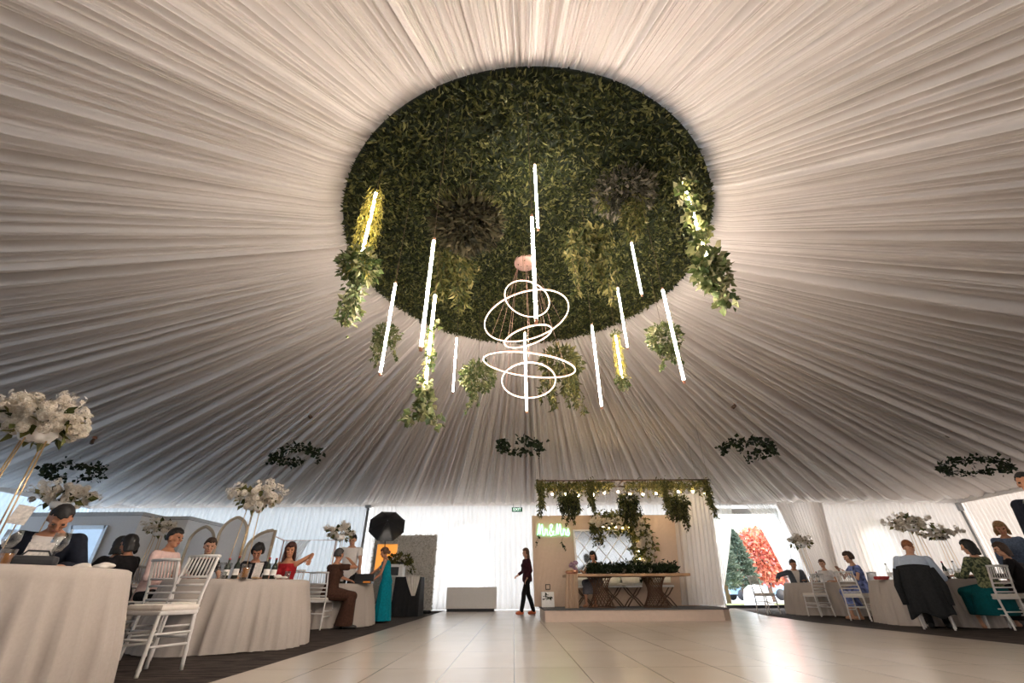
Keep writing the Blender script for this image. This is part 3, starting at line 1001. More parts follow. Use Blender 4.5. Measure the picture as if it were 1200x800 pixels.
# ------------------------------------------------------------------ stage with the head table
SZ = 0.24
sx0, sx1, sy0, sy1 = 0.70, 4.95, 11.25, 13.5
poly = [(sx0, sy0), (sx1 - 0.25, sy0 - 0.02), (sx1, sy0 + 0.25), (sx1 + 0.25, sy1), (sx0, sy1)]
st = thing('stage', 'low beige stage with a grey carpet top under the head table', 'stage', (0, 0, 0))
def slab(poly, z0, z1, name, mtl, par):
    n = len(poly)
    m = MB()
    m.add([(x, y, z0) for x, y in poly] + [(x, y, z1) for x, y in poly], [tuple(range(n - 1, -1, -1)), tuple(range(n, 2 * n))] + [(i, (i + 1) % n, (i + 1) % n + n, i + n) for i in range(n)], 0, False)
    return m.build(name, mtl, par)
slab(poly, 0.0, SZ - 0.02, 'fascia', M['stagefront'], st)
slab([(sx0 - 0.02, sy0 - 0.02), (sx1 - 0.24, sy0 - 0.05), (sx1 + 0.02, sy0 + 0.24), (sx1 + 0.27, sy1), (sx0 - 0.02, sy1)], SZ - 0.02, SZ, 'carpet_top', M['stagetop'], st)
# beige ribbed backing panel
PY = 13.25
m = MB()
px0 = at(624.8, 660, PY)[0]
nrib = 150
pts = []
for i in range(nrib * 2 + 1):
    x = px0 + (4.95 - px0) * i / (nrib * 2)
    pts.append([(x, PY - 0.006 * (i % 2), SZ), (x, PY - 0.006 * (i % 2), 2.50)])
m.grid(pts, smooth=False)
m.box(((px0 + 4.95) / 2, PY + 0.05, (SZ + 2.50) / 2), (4.95 - px0, 0.08, 2.50 - SZ))
tag(m.build('ribbed_screen', M['beige']), 'beige ribbed backing screen behind the head table', 'screen')
# white drape on the right of the stage
curtain('stage_drape', 'white gathered drape hanging at the right end of the stage', (at(796, 590, 12.95)[0], 12.95, 2.98), (at(834, 590, 12.95)[0], 12.95, 3.1), (at(806, 700, 12.95)[0], 12.95, SZ + .02), (at(846, 700, 12.95)[0], 12.95, SZ + .02), M['drape'], 0.12, 0.05, bend=0.1, seed=12, cat='drape')
curtain('stage_drape', 'thin white drape behind the right end of the head table', (at(789, 600, 13.1)[0], 13.1, 2.5), (at(800, 600, 13.1)[0], 13.1, 2.6), (at(797, 700, 13.1)[0], 13.1, SZ + .02), (at(814, 700, 13.1)[0], 13.1, SZ + .02), M['sheer'], 0.1, 0.03, bend=0.1, seed=13, cat='drape')

# hanging canopy of greenery with fairy lights
CZ = 3.22
c0, c1 = at(630, 565, 12.0)[0], at(831, 565, 12.0)[0]
cn = thing('greenery_canopy', 'hanging frame of ferns and fairy lights above the head table', 'canopy', (0, 12.4, CZ))
m = MB()
for y in (-0.4, 0.4):
    m.tube([(c0, y, 0), (c1, y, 0)], 0.02, 6)
for x in (c0, (c0 + c1) / 2, c1):
    m.tube([(x, -0.4, 0), (x, 0.4, 0)], 0.02, 6)
m.build('frame', M['bronze'], cn)
m = MB()
for x in (c0, c1, (c0 + c1) / 2):
    for y in (-0.4, 0.4):
        m.tube([(x, y, 0), (x, y, ceil_z(x, 12.4 + y) - CZ)], 0.003, 4)
m.build('hanging_wire', M['vine'], cn)
for (a, b_) in ((c0 + 0.02, c0 + 2.12), (c0 + 2.52, c1 - 0.02)):
    m = MB()
    n = 650
    p = np.stack([RNG.uniform(a, b_, n), RNG.uniform(-0.42, 0.42, n), RNG.uniform(-0.06, 0.03, n)], 1)
    d = RNG.normal(size=(n, 3)) * np.array([1, .6, .4]) + np.array([0, 0, -0.6])
    m.leaves(p, d, RNG.uniform(0.08, 0.18, n), 0.02)
    for k in range(46):
        x = random.uniform(a, b_)
        tail(m, (x, random.uniform(-0.42, 0.42), 0), random.uniform(0.10, 0.36), 18, 0.09, 0.03, 0.03, 0.18)
    m.build('fern_fringe', [M['fern'], M['vine']], cn)
m = MB()
for xx, ln in ((c0 + 0.06, 1.0), (c0 + 0.12, .75), (c0 + 1.45, .95), (c0 + 1.42, .7), (c0 + 3.42, 1.0), (c0 + 3.46, .8), (c1 - 0.07, 1.1), (c1 - 0.14, .7)):
    for k in range(3):
        tail(m, (xx + random.uniform(-.04, .04), -0.4, 0), ln * random.uniform(.8, 1), 90, 0.10, 0.045, 0.05, 0.16)
m.build('trailing_vines', [M['fern'], M['vine']], cn)
fl = MB()
xs = np.linspace(c0 + 0.05, c1 - 0.05, 60)
fl.tube([(x, -0.2, -0.27 + 0.045 * math.cos(i * 2 * PI / 5)) for i, x in enumerate(xs)], 0.004, 4)
ls = fl.build('fairy_light_cord', M['vine'], cn)
for i in range(14):
    x = c0 + 0.12 + (c1 - c0 - 0.24) * i / 13 + random.uniform(-.06, .06)
    m = MB(); m.ball((x, -0.2, -0.30 + random.uniform(-.05, .05)), 0.026, 8, 6); m.build('fairy_bulb', M['bulb'], ls)
GB = 'fern baskets under the canopy'
for px, lab in (((667, 589), 'dark fern basket under the left of the canopy, above the green neon sign'), ((737, 592), 'dark fern basket under the middle of the canopy, above the mirror garland'), ((796, 594), 'dark fern basket under the right of the canopy, in front of the white drape')):
    c = at(px[0], px[1], 12.15)
    t = thing('fern_basket', lab, 'hanging plant', c, 0, GB)
    m = MB()
    clump(m, (0, 0, 0.14), (0.27, 0.22, 0.13), 420, 0.10, 0.5, 0, 0.2)
    for k in range(22):
        tail(m, (random.uniform(-.25, .25), random.uniform(-.18, .18), 0.12), random.uniform(0.28, 0.5), 60, 0.09, 0.035, 0.05, 0.16)
    for k in range(3):
        tail(m, (random.uniform(-.1, .15), random.uniform(-.1, .1), 0.0), random.uniform(0.42, 0.58), 36, 0.08, 0.02, 0.05, 0.3)
    m.build('foliage', [M['boxwood'], M['vine']], t)
    m = MB()
    for a in (0, 2.1, 4.2):
        m.tube([(0.2 * math.cos(a), 0.15 * math.sin(a), 0.15), (0, 0, CZ - c[2])], 0.003, 4)
    m.build('hanging_wire', M['vine'], t)

# green neon lettering
NP = at(648, 621, PY - 0.06)
ne = thing('neon_sign', 'green neon script sign on the beige screen, left of the mirror', 'neon sign', NP)
W = at(667, 621, PY - 0.06)[0] - at(629.5, 621, PY - 0.06)[0]
def stroke(pts, k=5):
    """smooth curve through the points (Catmull-Rom)"""
    pts = [pts[0]] + list(pts) + [pts[-1]]
    out = []
    for i in range(1, len(pts) - 2):
        p0, p1, p2, p3 = [np.array(q, float) for q in pts[i - 1:i + 3]]
        for j in range(k):
            t = j / k
            out.append(0.5 * (2 * p1 + (p2 - p0) * t + (2 * p0 - 5 * p1 + 4 * p2 - p3) * t * t + (3 * p1 - p0 - 3 * p2 + p3) * t ** 3))
    out.append(np.array(pts[-2], float))
    return out
cap_m = [(0.02, 0.1), (0.10, 0.25), (0.22, 1.0), (0.27, 0.9), (0.27, 0.12), (0.42, 0.75), (0.52, 1.0), (0.56, 0.85), (0.56, 0.25), (0.63, 0.05), (0.72, 0.2)]
low_r = [(0.0, 0.05), (0.06, 0.5), (0.12, 0.62), (0.16, 0.45), (0.24, 0.55), (0.26, 0.35), (0.27, 0.12), (0.36, 0.08)]
amp_ = [(0.50, 0.05), (0.16, 0.66), (0.16, 0.9), (0.28, 1.0), (0.36, 0.85), (0.12, 0.42), (0.05, 0.2), (0.18, 0.02), (0.38, 0.15), (0.50, 0.45)]
low_s = [(0.0, 0.08), (0.14, 0.6), (0.20, 0.45), (0.24, 0.2), (0.14, 0.02), (0.03, 0.1)]
x = 0
strokes = []
for g, adv in ((cap_m, .76), (low_r, .42), (amp_, .62), (cap_m, .76), (low_r, .38), (low_s, .3)):
    strokes.append([(px + x, pz) for px, pz in g])
    x += adv
tot = x - 0.06
hgt = 0.30
for g in strokes:
    m = MB()
    m.tube([(q[0] / tot * W - W / 2, 0, (q[1] - 0.5) * hgt) for q in stroke(g)], 0.013, 6)
    m.build('neon_letter', M['neon'], ne)
m = MB(); m.box((0, 0.045, 0), (W + 0.1, 0.015, hgt + 0.1)); m.build('backing_plate', M['beige'], ne)
for px, lab in (((631, 633), 'small dark sprig of leaves hanging under the left end of the neon sign'), ((659, 636), 'small dark sprig of leaves hanging under the right end of the neon sign')):
    c = at(px[0], px[1], PY - 0.03)
    m = MB(); tail(m, (0, 0, 0.14), 0.28, 12, 0.07, 0.04, 0.1, 0.4)
    o = m.build('leaf_sprig', [M['darkleaf'], M['vine']]); o.location = c
    tag(o, lab, 'sprig', 'sprigs under the neon sign')

# mirror with diagonal lattice and flower garland
mx0, mx1 = at(673.5, 640, PY)[0], at(745, 640, PY)[0]
mz1 = at(700, 621.5, PY)[2]
mz0 = 0.75
mi_ = thing('lattice_mirror', 'white framed mirror with diagonal lattice behind the head table', 'mirror', ((mx0 + mx1) / 2, PY - 0.05, mz0))
w_, h_ = mx1 - mx0, mz1 - mz0
m = MB(); m.box((0, 0.02, h_ / 2), (w_, 0.015, h_)); m.build('mirror_glass', M['mirror'], mi_)
m = MB()
for sx in (-1, 1):
    m.box((sx * w_ / 2, 0, h_ / 2), (0.045, 0.06, h_ + 0.045))
m.box((0, 0, h_), (w_, 0.06, 0.045)); m.box((0, 0, 0), (w_, 0.06, 0.045))
m.build('frame', M['foil'], mi_)
m = MB()
sp = 0.40
for s_ in (-1, 1):
    for k in range(-8, 9):
        c = k * sp
        pts = []
        for x in np.linspace(-w_ / 2, w_ / 2, 200):
            z = h_ / 2 + s_ * 1.15 * (x - c)
            if 0 <= z <= h_:
                pts.append((x, 0.0, z))
        if len(pts) > 3:
            a, b_ = Vector(pts[0]), Vector(pts[-1])
            L = (b_ - a).length
            m.box((a + b_) / 2, (L, 0.014, 0.016), ry=-math.atan2(b_.z - a.z, b_.x - a.x))
m.build('lattice', M['foil'], mi_)

FPETAL = None
def blossoms(m, c, r, n, br=0.018, mi=0, clusters=None):
    """small five-petalled blossoms gathered in heads over an ellipsoid"""
    c = np.array(c, float)
    r = np.array(r, float)
    if clusters:
        q = RNG.normal(size=(clusters, 3)); q /= np.linalg.norm(q, axis=1, keepdims=True)
        cen = q * RNG.uniform(0.45, 1.08, (clusters, 1)) * r
        idx = RNG.integers(0, clusters, n)
        dd = RNG.normal(size=(n, 3)); dd /= np.linalg.norm(dd, axis=1, keepdims=True)
        p = cen[idx] + dd * (r.min() * 0.20)
        nrm = dd + 0.4 * q[idx]
    else:
        dd = RNG.normal(size=(n, 3)); dd /= np.linalg.norm(dd, axis=1, keepdims=True)
        p = dd * r * RNG.uniform(0.7, 1.0, (n, 1)); nrm = dd
    nrm = nrm / np.linalg.norm(nrm, axis=1, keepdims=True)
    p = p + c
    t1 = np.cross(nrm, RNG.normal(size=(n, 3))); t1 /= np.linalg.norm(t1, axis=1, keepdims=True)
    t2 = np.cross(nrm, t1)
    V, Fc = [], []
    k0 = len(m.v)
    for i in range(5):
        a = 2 * PI * i / 5
        def dirv(an): return math.cos(an) * t1 + math.sin(an) * t2
        R = br * RNG.uniform(0.8, 1.25, (n, 1))
        V.append(np.stack([p, p + dirv(a - .55) * R * .75 + nrm * R * .25, p + dirv(a) * R + nrm * R * .12, p + dirv(a + .55) * R * .75 + nrm * R * .25], 1))
    V = np.concatenate(V, 0).reshape(-1, 3)
    m.v.extend(map(tuple, V.tolist()))
    cnt = len(V) // 4
    m.f.extend([(k0 + 4 * i, k0 + 4 * i + 1, k0 + 4 * i + 2, k0 + 4 * i + 3) for i in range(cnt)])
    m.m.extend([mi] * cnt); m.sm.extend([False] * cnt)

gl = thing('flower_garland', 'leafy garland with white flowers over the right corner of the lattice mirror', 'garland', (at(740, 625, PY - .12)[0], PY - 0.14, at(740, 618, PY - .12)[2]))
g0 = Vector(gl.location)
def gp(x, y):
    q = at(x, y, PY - 0.14); return (q[0] - g0.x, 0, q[2] - g0.z)
path = [gp(698, 613), gp(712, 611), gp(726, 612), gp(742, 613), gp(750, 618), gp(753, 630), gp(754, 643), gp(755, 658), gp(755, 668)]
m = MB()
for (a, b_) in zip(path[:-1], path[1:]):
    strand(m, [a, b_], 330, 0.13, 0.11, 0.34, down=0.1, stem=True)
for q in ([gp(700, 616), gp(698, 624), gp(697, 632)], [gp(708, 616), gp(705, 626), gp(702, 634)], [gp(740, 618), gp(738, 628)]):
    strand(m, q, 60, 0.10, 0.06, 0.2)
m.build('leaves', [M['fern'], M['vine']], gl)
m = MB()
for q in path:
    for k in range(8):
        blossoms(m, (q[0] + random.uniform(-.16, .16), -0.17 + random.uniform(-.05, .02), q[2] + random.uniform(-.14, .14)), (0.05, 0.03, 0.05), 14, 0.06)
m.build('blossoms', M['petal'], gl)
lp = MB(); lp.tube([gp(704, 616), gp(720, 618), gp(742, 618), gp(747, 630), gp(748, 645), gp(749, 660)], 0.004, 4)
lc = lp.build('fairy_light_cord', M['vine'], gl)
for q in [gp(706, 617), gp(713, 619), gp(721, 618), gp(729, 619), gp(737, 618), gp(744, 620), gp(747, 628), gp(747, 637), gp(748, 646), gp(749, 655)]:
    m = MB(); m.ball((q[0], -0.08, q[2]), 0.016, 6, 5); m.build('fairy_bulb', M['bulb'], lc)

# head table: wood slab on two twisted wire pedestals
HY = 12.15
hx0, hx1 = at(661, 673, HY)[0], at(802, 673, HY)[0]
hz = 0.955
ht = thing('head_table', 'long wooden head table on two twisted wire pedestals on the stage', 'table', ((hx0 + hx1) / 2, HY, SZ))
w_ = hx1 - hx0
m = MB(); m.rbox((0, 0, hz - SZ - 0.03), (w_, 0.85, 0.06), 0.012); m.build('tabletop', M['wood'], ht)
for pxx in (704, 768):
    cx = at(pxx, 695, HY)[0] - (hx0 + hx1) / 2
    m = MB()
    H_ = hz - SZ - 0.06
    NW = 19
    for dr in (1, -1):
        for k in range(NW):
            a = 2 * PI * k / NW
            a2 = a + dr * 1.9
            m.tube([(cx + 0.32 * math.cos(a), 0.28 * math.sin(a), 0.02), (cx + 0.29 * math.cos(a2), 0.26 * math.sin(a2), H_)], 0.008, 5)
    m.build('wire_pedestal', M['wire'], ht)
    m = MB(); m.lathe([(0.30, 0), (0.36, 0), (0.36, 0.025), (0.30, 0.025)], (cx, 0, 0), 28); m.build('pedestal_ring', M['bronze'], ht)
    m = MB(); m.lathe([(0.0, H_ - .02), (0.31, H_ - .02), (0.31, H_), (0.0, H_)], (cx, 0, 0), 28); m.build('pedestal_plate', M['bronze'], ht)
# garland along the table
gt = thing('table_garland', 'thick dark green leaf garland lying along the head table', 'garland', ((hx0 + hx1) / 2, HY - 0.15, hz))
ga, gb = at(689, 665, HY)[0] - (hx0 + hx1) / 2, at(789, 665, HY)[0] - (hx0 + hx1) / 2
m = MB()
n = 3000
t_ = RNG.uniform(0, 1, n)
p = np.stack([ga + (gb - ga) * t_, RNG.normal(size=n) * 0.09, 0.03 + np.abs(RNG.normal(size=n)) * 0.075], 1)
d = RNG.normal(size=(n, 3)) * np.array([1, 1, .7]) + np.array([0, -0.2, 0.5])
m.leaves(p, d, RNG.uniform(0.06, 0.13, n), 0.026)
m.build('leaves', M['darkleaf'], gt)
for k, px in enumerate((713, 731, 742, 762)):
    q = at(px, 668, HY - 0.28)
    m = MB()
    blossoms(m, (0, 0, 0.06), (0.06, 0.05, 0.05), 46, 0.03)
    o = m.build('flower_head', M['petal'], gt); o.location = (q[0] - (hx0 + hx1) / 2, -0.1, 0.02)
# beige runner hanging over the left end of the head table
rn = curtain('table_runner', 'sheer beige runner falling from the left end of the head table to the stage', (hx0 + 0.0, HY - 0.46, hz - 0.01), (hx0 + 0.28, HY - 0.46, hz - 0.01), (hx0 - 0.08, HY - 0.50, SZ + 0.01), (hx0 + 0.25, HY - 0.52, SZ + 0.01), fabric('beige_sheer', (0.66, 0.47, 0.33), 0.4, alpha=0.75), 0.08, 0.02, seed=15, cat='table runner')
# little things on the head table
q = at(672, 664, HY)
fv = thing('flower_arrangement', 'small bunch of dusty pink flowers on the left end of the head table', 'flowers', (q[0], HY - 0.15, hz))
m = MB(); m.lathe([(0.05, 0), (0.09, 0.03), (0.10, 0.09), (0.085, 0.09), (0.06, 0.02), (0, 0.02)], n=18); m.build('bowl', M['copper'], fv)
m = MB(); blossoms(m, (0, 0, 0.17), (0.17, 0.13, 0.10), 160, 0.04, clusters=9); m.build('blossoms', M['purple'], fv)
q = at(666, 671, HY)
bs = thing('bread_basket', 'round orange brown dish at the left end of the head table', 'dish', (q[0], HY - 0.28, hz))
m = MB(); m.lathe([(0.0, 0), (0.08, 0), (0.12, 0.05), (0.11, 0.05), (0.07, 0.012), (0, 0.012)], n=20); m.build('dish', M['copper'], bs)
m = MB()
for k in range(5):
    m.ball((0.05 * math.cos(k * 1.3), 0.05 * math.sin(k * 1.3), 0.05), (0.045, 0.035, 0.03), 8, 6)
m.build('bread', mat('bread', (0.45, 0.22, 0.08), 0.8, var=0.2), bs)
q = at(731, 655, HY)
tw = thing('twig_vase', 'dark bare twigs standing in the head table garland before the mirror', 'twigs', (q[0], HY + 0.1, hz))
m = MB()
for k in range(9):
    a = random.uniform(-.5, .5)
    m.tube([(0.02 * k - .08, 0, 0), (0.02 * k - .08 + a * .08, 0.02, 0.17), (0.02 * k - .08 + a * .3, 0.02, random.uniform(.26, .40))], [0.006, 0.005, 0.002], 5)
m.build('twigs', M['dark'], tw)
m = MB(); m.lathe([(0.06, 0), (0.1, 0.06), (0.08, 0.13), (0.06, 0.13), (0.07, 0.05), (0, 0.01)], n=16); m.build('vase', M['dark'], tw)
def candle(px, lab, col):
    q = at(px, 660, HY)
    t = thing('candle_holder', lab, 'candle holder', (q[0], HY + 0.18, hz), 0, 'candle holders on the head table')
    m = MB(); m.lathe([(0.05, 0), (0.05, 0.012), (0.012, 0.02), (0.012, 0.14), (0.035, 0.16), (0.03, 0.165), (0, 0.16)], n=14); m.build('stem', M['bronze'], t)
    m = MB(); m.tube([(0, 0, 0.16), (0, 0, 0.25)], 0.02, 10); m.build('candle', col, t)
candle(743, 'candle on a dark holder behind the garland, right of the bare twigs', M['purple'] if False else M['cushion'])
candle(748, 'candle on a dark holder behind the garland, beside the hanging flower garland', M['cushion'])

# white box and outlet left of the table
q = on_floor(642, 711, SZ)
wb = thing('gift_box', 'white box with a dark leaf ornament standing on the left of the stage', 'box', (q[0], 12.9, SZ))
m = MB(); m.rbox((0, 0, 0.17), (0.32, 0.3, 0.34), 0.008); m.build('box', M['foil'], wb)
m = MB(); m.leaves(np.stack([RNG.uniform(-.1, .1, 26), np.full(26, -0.16), 0.22 + RNG.uniform(-.05, .06, 26)], 1), RNG.normal(size=(26, 3)) * np.array([1, .2, 1]), 0.07, 0.018); m.build('ornament', M['darkleaf'], wb)
q = at(642, 687.5, PY - 0.02)
so = thing('wall_socket', 'small dark square socket on the beige panel above the white box', 'socket', q)
m = MB()
for dx, dz, sx_, sz_ in ((-.055, 0, .02, .13), (.055, 0, .02, .13), (0, .055, .13, .02), (0, -.055, .13, .02)):
    m.box((dx, 0, dz), (sx_, 0.02, sz_))
m.build('frame', M['dark'], so)
m = MB(); m.box((0, 0.006, 0), (0.1, 0.012, 0.1)); m.build('plate', M['beige'], so)

# EXIT sign
q = at(606, 597, YC - 0.1)
ex = thing('exit_sign', 'green EXIT sign on the back wall above the walking woman', 'sign', (q[0], YC - 0.12, q[2]))
wE, hE = 0.42, 0.17
m = MB()
for sx in (-.15, .15):
    m.tube([(sx, 0, hE / 2 - .01), (sx, 0, EAVE + 0.0 - q[2]), (sx, .12, EAVE - 0.02 - q[2])], 0.008, 6)
m.build('hanger', M['grey_metal'], ex)
m = MB(); m.rbox((0, 0, 0), (wE, 0.05, hE), 0.008); m.build('sign_box', M['exit_green'], ex)
def text_obj(txt, size, mtl, parent, name, loc, extr=0.004):
    cu = bpy.data.curves.new(name, 'FONT')
    cu.body = txt; cu.size = size; cu.align_x = 'CENTER'; cu.align_y = 'CENTER'; cu.extrude = extr
    tmp = bpy.data.objects.new(name, cu); COL.objects.link(tmp)
    dg = bpy.context.evaluated_depsgraph_get()
    me = bpy.data.meshes.new_from_object(tmp.evaluated_get(dg))
    bpy.data.objects.remove(tmp)
    me.materials.clear(); me.materials.append(mtl)
    o = bpy.data.objects.new(name, me); COL.objects.link(o); o.parent = parent
    o.location = loc; o.rotation_euler = (PI / 2, 0, 0)
    return o
text_obj('EXIT', 0.155, M['exit_lit'], ex, 'lettering', (0, -0.031, 0))
# ------------------------------------------------------------------ draped round tables
def table_cloth(name, label, c, R=0.885, flare=0.10, H=0.755, seed=1, group='round tables under floor-length white cloths', nf=19, amp=0.06):
    rnd = random.Random(seed)
    ns = 300
    phs = [(rnd.randint(9, 30), rnd.uniform(0, 6.28), rnd.uniform(.4, 1)) for _ in range(6)]
    P = []
    for i in range(ns):
        a = 2 * PI * i / ns
        w = sum(A * math.sin(k * a + ph) for k, ph, A in phs) / 2.2
        w = 1.3 * (1 - abs(w)) ** 2 - 0.35 if w < 0 else 1.0 - 0.8 * w
        row = [(0, 0, H)]
        row.append((R * .5 * math.cos(a), R * .5 * math.sin(a), H))
        row.append(((R - .02) * math.cos(a), (R - .02) * math.sin(a), H))
        row.append(((R + .003) * math.cos(a), (R + .003) * math.sin(a), H - 0.012))
        for j in range(1, 13):
            v = j / 12
            r = R + 0.005 + flare * v + amp * w * min(1, v * 1.6) ** 1.1
            row.append((r * math.cos(a), r * math.sin(a), (H - 0.012) * (1 - v) + 0.008 * (1 + 0.8 * math.sin(5 * a))))
        P.append(row)
    m = MB()
    m.grid(P, closed_u=True)
    o = m.build(name, M['cloth'])
    o.location = (c[0], c[1], 0)
    return tag(o, label, 'tablecloth', group)
TZ = 0.755
T1, T2, T3 = (-3.64, 3.15), (-3.81, 6.75), (-3.98, 10.55)
T4, T5 = (-7.45, 6.5), (-7.6, 10.2)
R1, R2, R3 = (8.28, 9.85), (8.75, 13.75), (11.6, 12.2)
table_cloth('tablecloth', 'white floor-length tablecloth nearest the camera, cut by the left edge', T1, seed=1)
table_cloth('tablecloth', 'white floor-length tablecloth with the tall white flowers, second table from the left', T2, seed=2)
table_cloth('tablecloth', 'white floor-length tablecloth at the left beside the woman in teal', T3, seed=3)
table_cloth('tablecloth', 'white tablecloth behind the man in the dark suit, far left', T4, seed=4)
table_cloth('tablecloth', 'white tablecloth behind the man in the pink shirt, in front of the white booth', T5, seed=5)
table_cloth('tablecloth', 'white floor-length tablecloth at the right, beside the jacket-draped chair', R1, seed=6)
table_cloth('tablecloth', 'white floor-length tablecloth at the right by the open doorway', R2, R=0.98, seed=7, amp=0.075)
table_cloth('tablecloth', 'white tablecloth of the far right table behind the man in the blue shirt', R3, seed=8)

# ------------------------------------------------------------------ white chiavari chair (sitter faces +Y)
def make_chair():
    t = thing('chiavari_chair', 'x', 'chair', (0, 0, 0), 0, 'white banquet chairs')
    m = MB(); m.rbox((0, 0.0, 0.485), (0.40, 0.39, 0.05), 0.02); m.build('seat_cushion', M['cushion'], t)
    m = MB(); m.rbox((0, 0, 0.445), (0.405, 0.40, 0.035), 0.012); m.build('seat', M['white_paint'], t)
    def turned(pts, r=0.0155):
        m = MB()
        a, b_ = Vector(pts[0]), Vector(pts[-1])
        out, rs = [], []
        n = 26
        for i in range(n + 1):
            u_ = i / n * (len(pts) - 1)
            k = min(int(u_), len(pts) - 2)
            q = Vector(pts[k]).lerp(Vector(pts[k + 1]), u_ - k)
            out.append(q); rs.append(r * (1.22 if i % 6 == 3 else 1.0))
        m.tube(out, rs, 8)
        return m
    for sx in (-1, 1):
        turned([(sx * 0.195, 0.205, 0.0), (sx * 0.178, 0.18, 0.44)]).build('leg', M['white_paint'], t)
    for sx in (-1, 1):
        turned([(sx * 0.195, -0.215, 0.0), (sx * 0.182, -0.18, 0.42), (sx * 0.178, -0.195, 0.6), (sx * 0.172, -0.265, 0.925)]).build('back_post', M['white_paint'], t)
    def yb(z): return -0.18 - 0.085 * max(0, (z - 0.5) / 0.425) ** 1.2
    m = MB(); m.tube([(-0.19, yb(.92), .918), (0, yb(.92) - .012, .925), (0.19, yb(.92), .918)], 0.0165, 8); m.build('top_rail', M['white_paint'], t)
    for z in (0.735, 0.665, 0.60, 0.535):
        m = MB(); m.tube([(-0.178, yb(z), z), (0.178, yb(z), z)], 0.0115, 7); m.build('back_rail', M['white_paint'], t)
    for k in range(7):
        x = -0.132 + 0.044 * k
        m = MB(); m.tube([(x, yb(.735), .735), (x * .98, yb(.83), .83), (x * .97, yb(.92), .92)], [0.0075, 0.0095, 0.0075], 6); m.build('spindle', M['white_paint'], t)
    for z in (0.20, 0.29):
        for sx in (-1, 1):
            m = MB(); m.tube([(sx * 0.19, -0.2, z), (sx * 0.186, 0.195, z)], 0.0105, 7); m.build('stretcher', M['white_paint'], t)
    for y, z in ((0.195, .25), (-0.2, .25)):
        m = MB(); m.tube([(-0.187, y, z), (0.187, y, z)], 0.0105, 7); m.build('stretcher', M['white_paint'], t)
    return t
CH0 = make_chair()
_used = []
def face(c, target):
    return math.atan2(-(target[0] - c[0]), target[1] - c[1])
def chair(c, rz, label):
    if not _used:
        _used.append(1)
        CH0.location = (c[0], c[1], 0.008); CH0.rotation_euler = (0, 0, rz); CH0['label'] = label
        return CH0
    return dup(CH0, (c[0], c[1], 0.008), rz, label)
chair((-3.24, 4.6), face((-3.24, 4.6), T1) + 0.05, 'empty white spindle-back chair at the nearest table, cushion towards the left')
chair((-3.88, 5.62), -0.22, 'empty white spindle-back chair tucked at the second table, behind the nearest empty chair')
CC = (-3.72, 9.5)
chair(CC, -0.06, 'white spindle-back chair under the woman in the brown dress')
chair((7.2, 14.15), -1.35, 'empty white chair by the doorway, leftmost at the far right-hand table')
chair((7.78, 12.72), 0.16, 'empty white chair at the middle of the far right-hand table, back to the dance floor')
chair((7.62, 10.95), -1.0, 'empty white chair between the two right-hand tables, in front of the woman in blue')
CG = (7.2, 8.62)
chair(CG, -0.75, 'white chair with a dark jacket over its back, under the man in blue')
CW = (8.30, 8.50)
chair(CW, 0.05, 'white chair under the woman in the green patterned blouse')
chair((8.42, 7.72), 0.22, 'white spindle-back chair at the right edge of the photo, nearest on that side')

# ------------------------------------------------------------------ flowers on tall stands
GF = 'tall white flower stands on the tables'
def flower_stand(c, label, htop, rx=0.33, rz=0.20, n=420, br=0.02, z0=TZ, clusters=26, leaf=45, spray=True, mtl='gold'):
    t = thing('flower_stand', label, 'flower stand', (c[0], c[1], z0), random.uniform(0, 1.5), GF)
    h = htop - z0 - rz * 1.0
    for k in range(4):
        a = PI / 4 + k * PI / 2
        m = MB(); m.tube([(0.13 * math.cos(a), 0.13 * math.sin(a), 0), (0.085 * math.cos(a), 0.085 * math.sin(a), h)], 0.0055, 6); m.build('leg', M[mtl], t)
    m = MB(); m.tube([(0.13 * math.cos(a), 0.13 * math.sin(a), 0.006) for a in np.linspace(0, 2 * PI, 24, endpoint=False)], 0.006, 6, closed=True); m.build('base_ring', M[mtl], t)
    m = MB(); m.lathe([(0.02, -0.02), (0.09, -0.01), (0.12, 0.05), (0.11, 0.09), (0.0, 0.09)], (0, 0, h), 18); m.build('bowl', M['foil'], t)
    m = MB(); clump(m, (0, 0, h + rz * .8), (rx * .85, rx * .85, rz * .8), leaf, 0.10, 0.3, 0, 0.3); m.build('foliage', M['fern'], t)
    m = MB(); blossoms(m, (0, 0, h + rz), (rx, rx, rz), n, br, clusters=clusters)
    if spray:
        for k in range(9):
            q = RNG.normal(size=3); q[2] = abs(q[2]) * .6; q /= np.linalg.norm(q)
            e = q * np.array([rx, rx, rz]) * 1.2
            blossoms(m, (e[0], e[1], h + rz + e[2]), (0.05, 0.05, 0.05), 14, br)
    m.build('blossoms', M['petal'], t)
    return t
q = at(36, 522, 3.2)
flower_stand(q, 'tall stand of dense white flowers on the nearest table, at the left edge', 1.80, 0.27, 0.16, 3200, 0.018, clusters=102, leaf=50)
q = at(66, 600, 6.6)
flower_stand((q[0], 6.6), 'white flowers just above the head of the man in the dark suit', 1.86, 0.36, 0.17, 1500, 0.022, clusters=57)
q = at(187, 622, 10.0)
flower_stand((q[0], 10.0), 'white flowers left above the man in the pink shirt', 1.85, 0.30, 0.16, 1000, 0.022, clusters=51)
q = at(296, 600, 6.75)
flower_stand((q[0], 6.75), 'tall stand of white sprays in the middle of the second table from the left', 1.88, 0.34, 0.19, 2000, 0.021, clusters=68, mtl='gold')
q = at(398, 630, 10.6)
flower_stand((q[0], 10.6), 'white flowers hiding the head of the man in the white shirt', 1.80, 0.31, 0.17, 1200, 0.022, clusters=51)
q = at(1068, 617, 9.9)
flower_stand((q[0], 9.9), 'tall stand of loose white flowers above the man in the blue shirt', 1.83, 0.38, 0.16, 1100, 0.026, clusters=51)
q = at(1103, 629, 12.2)
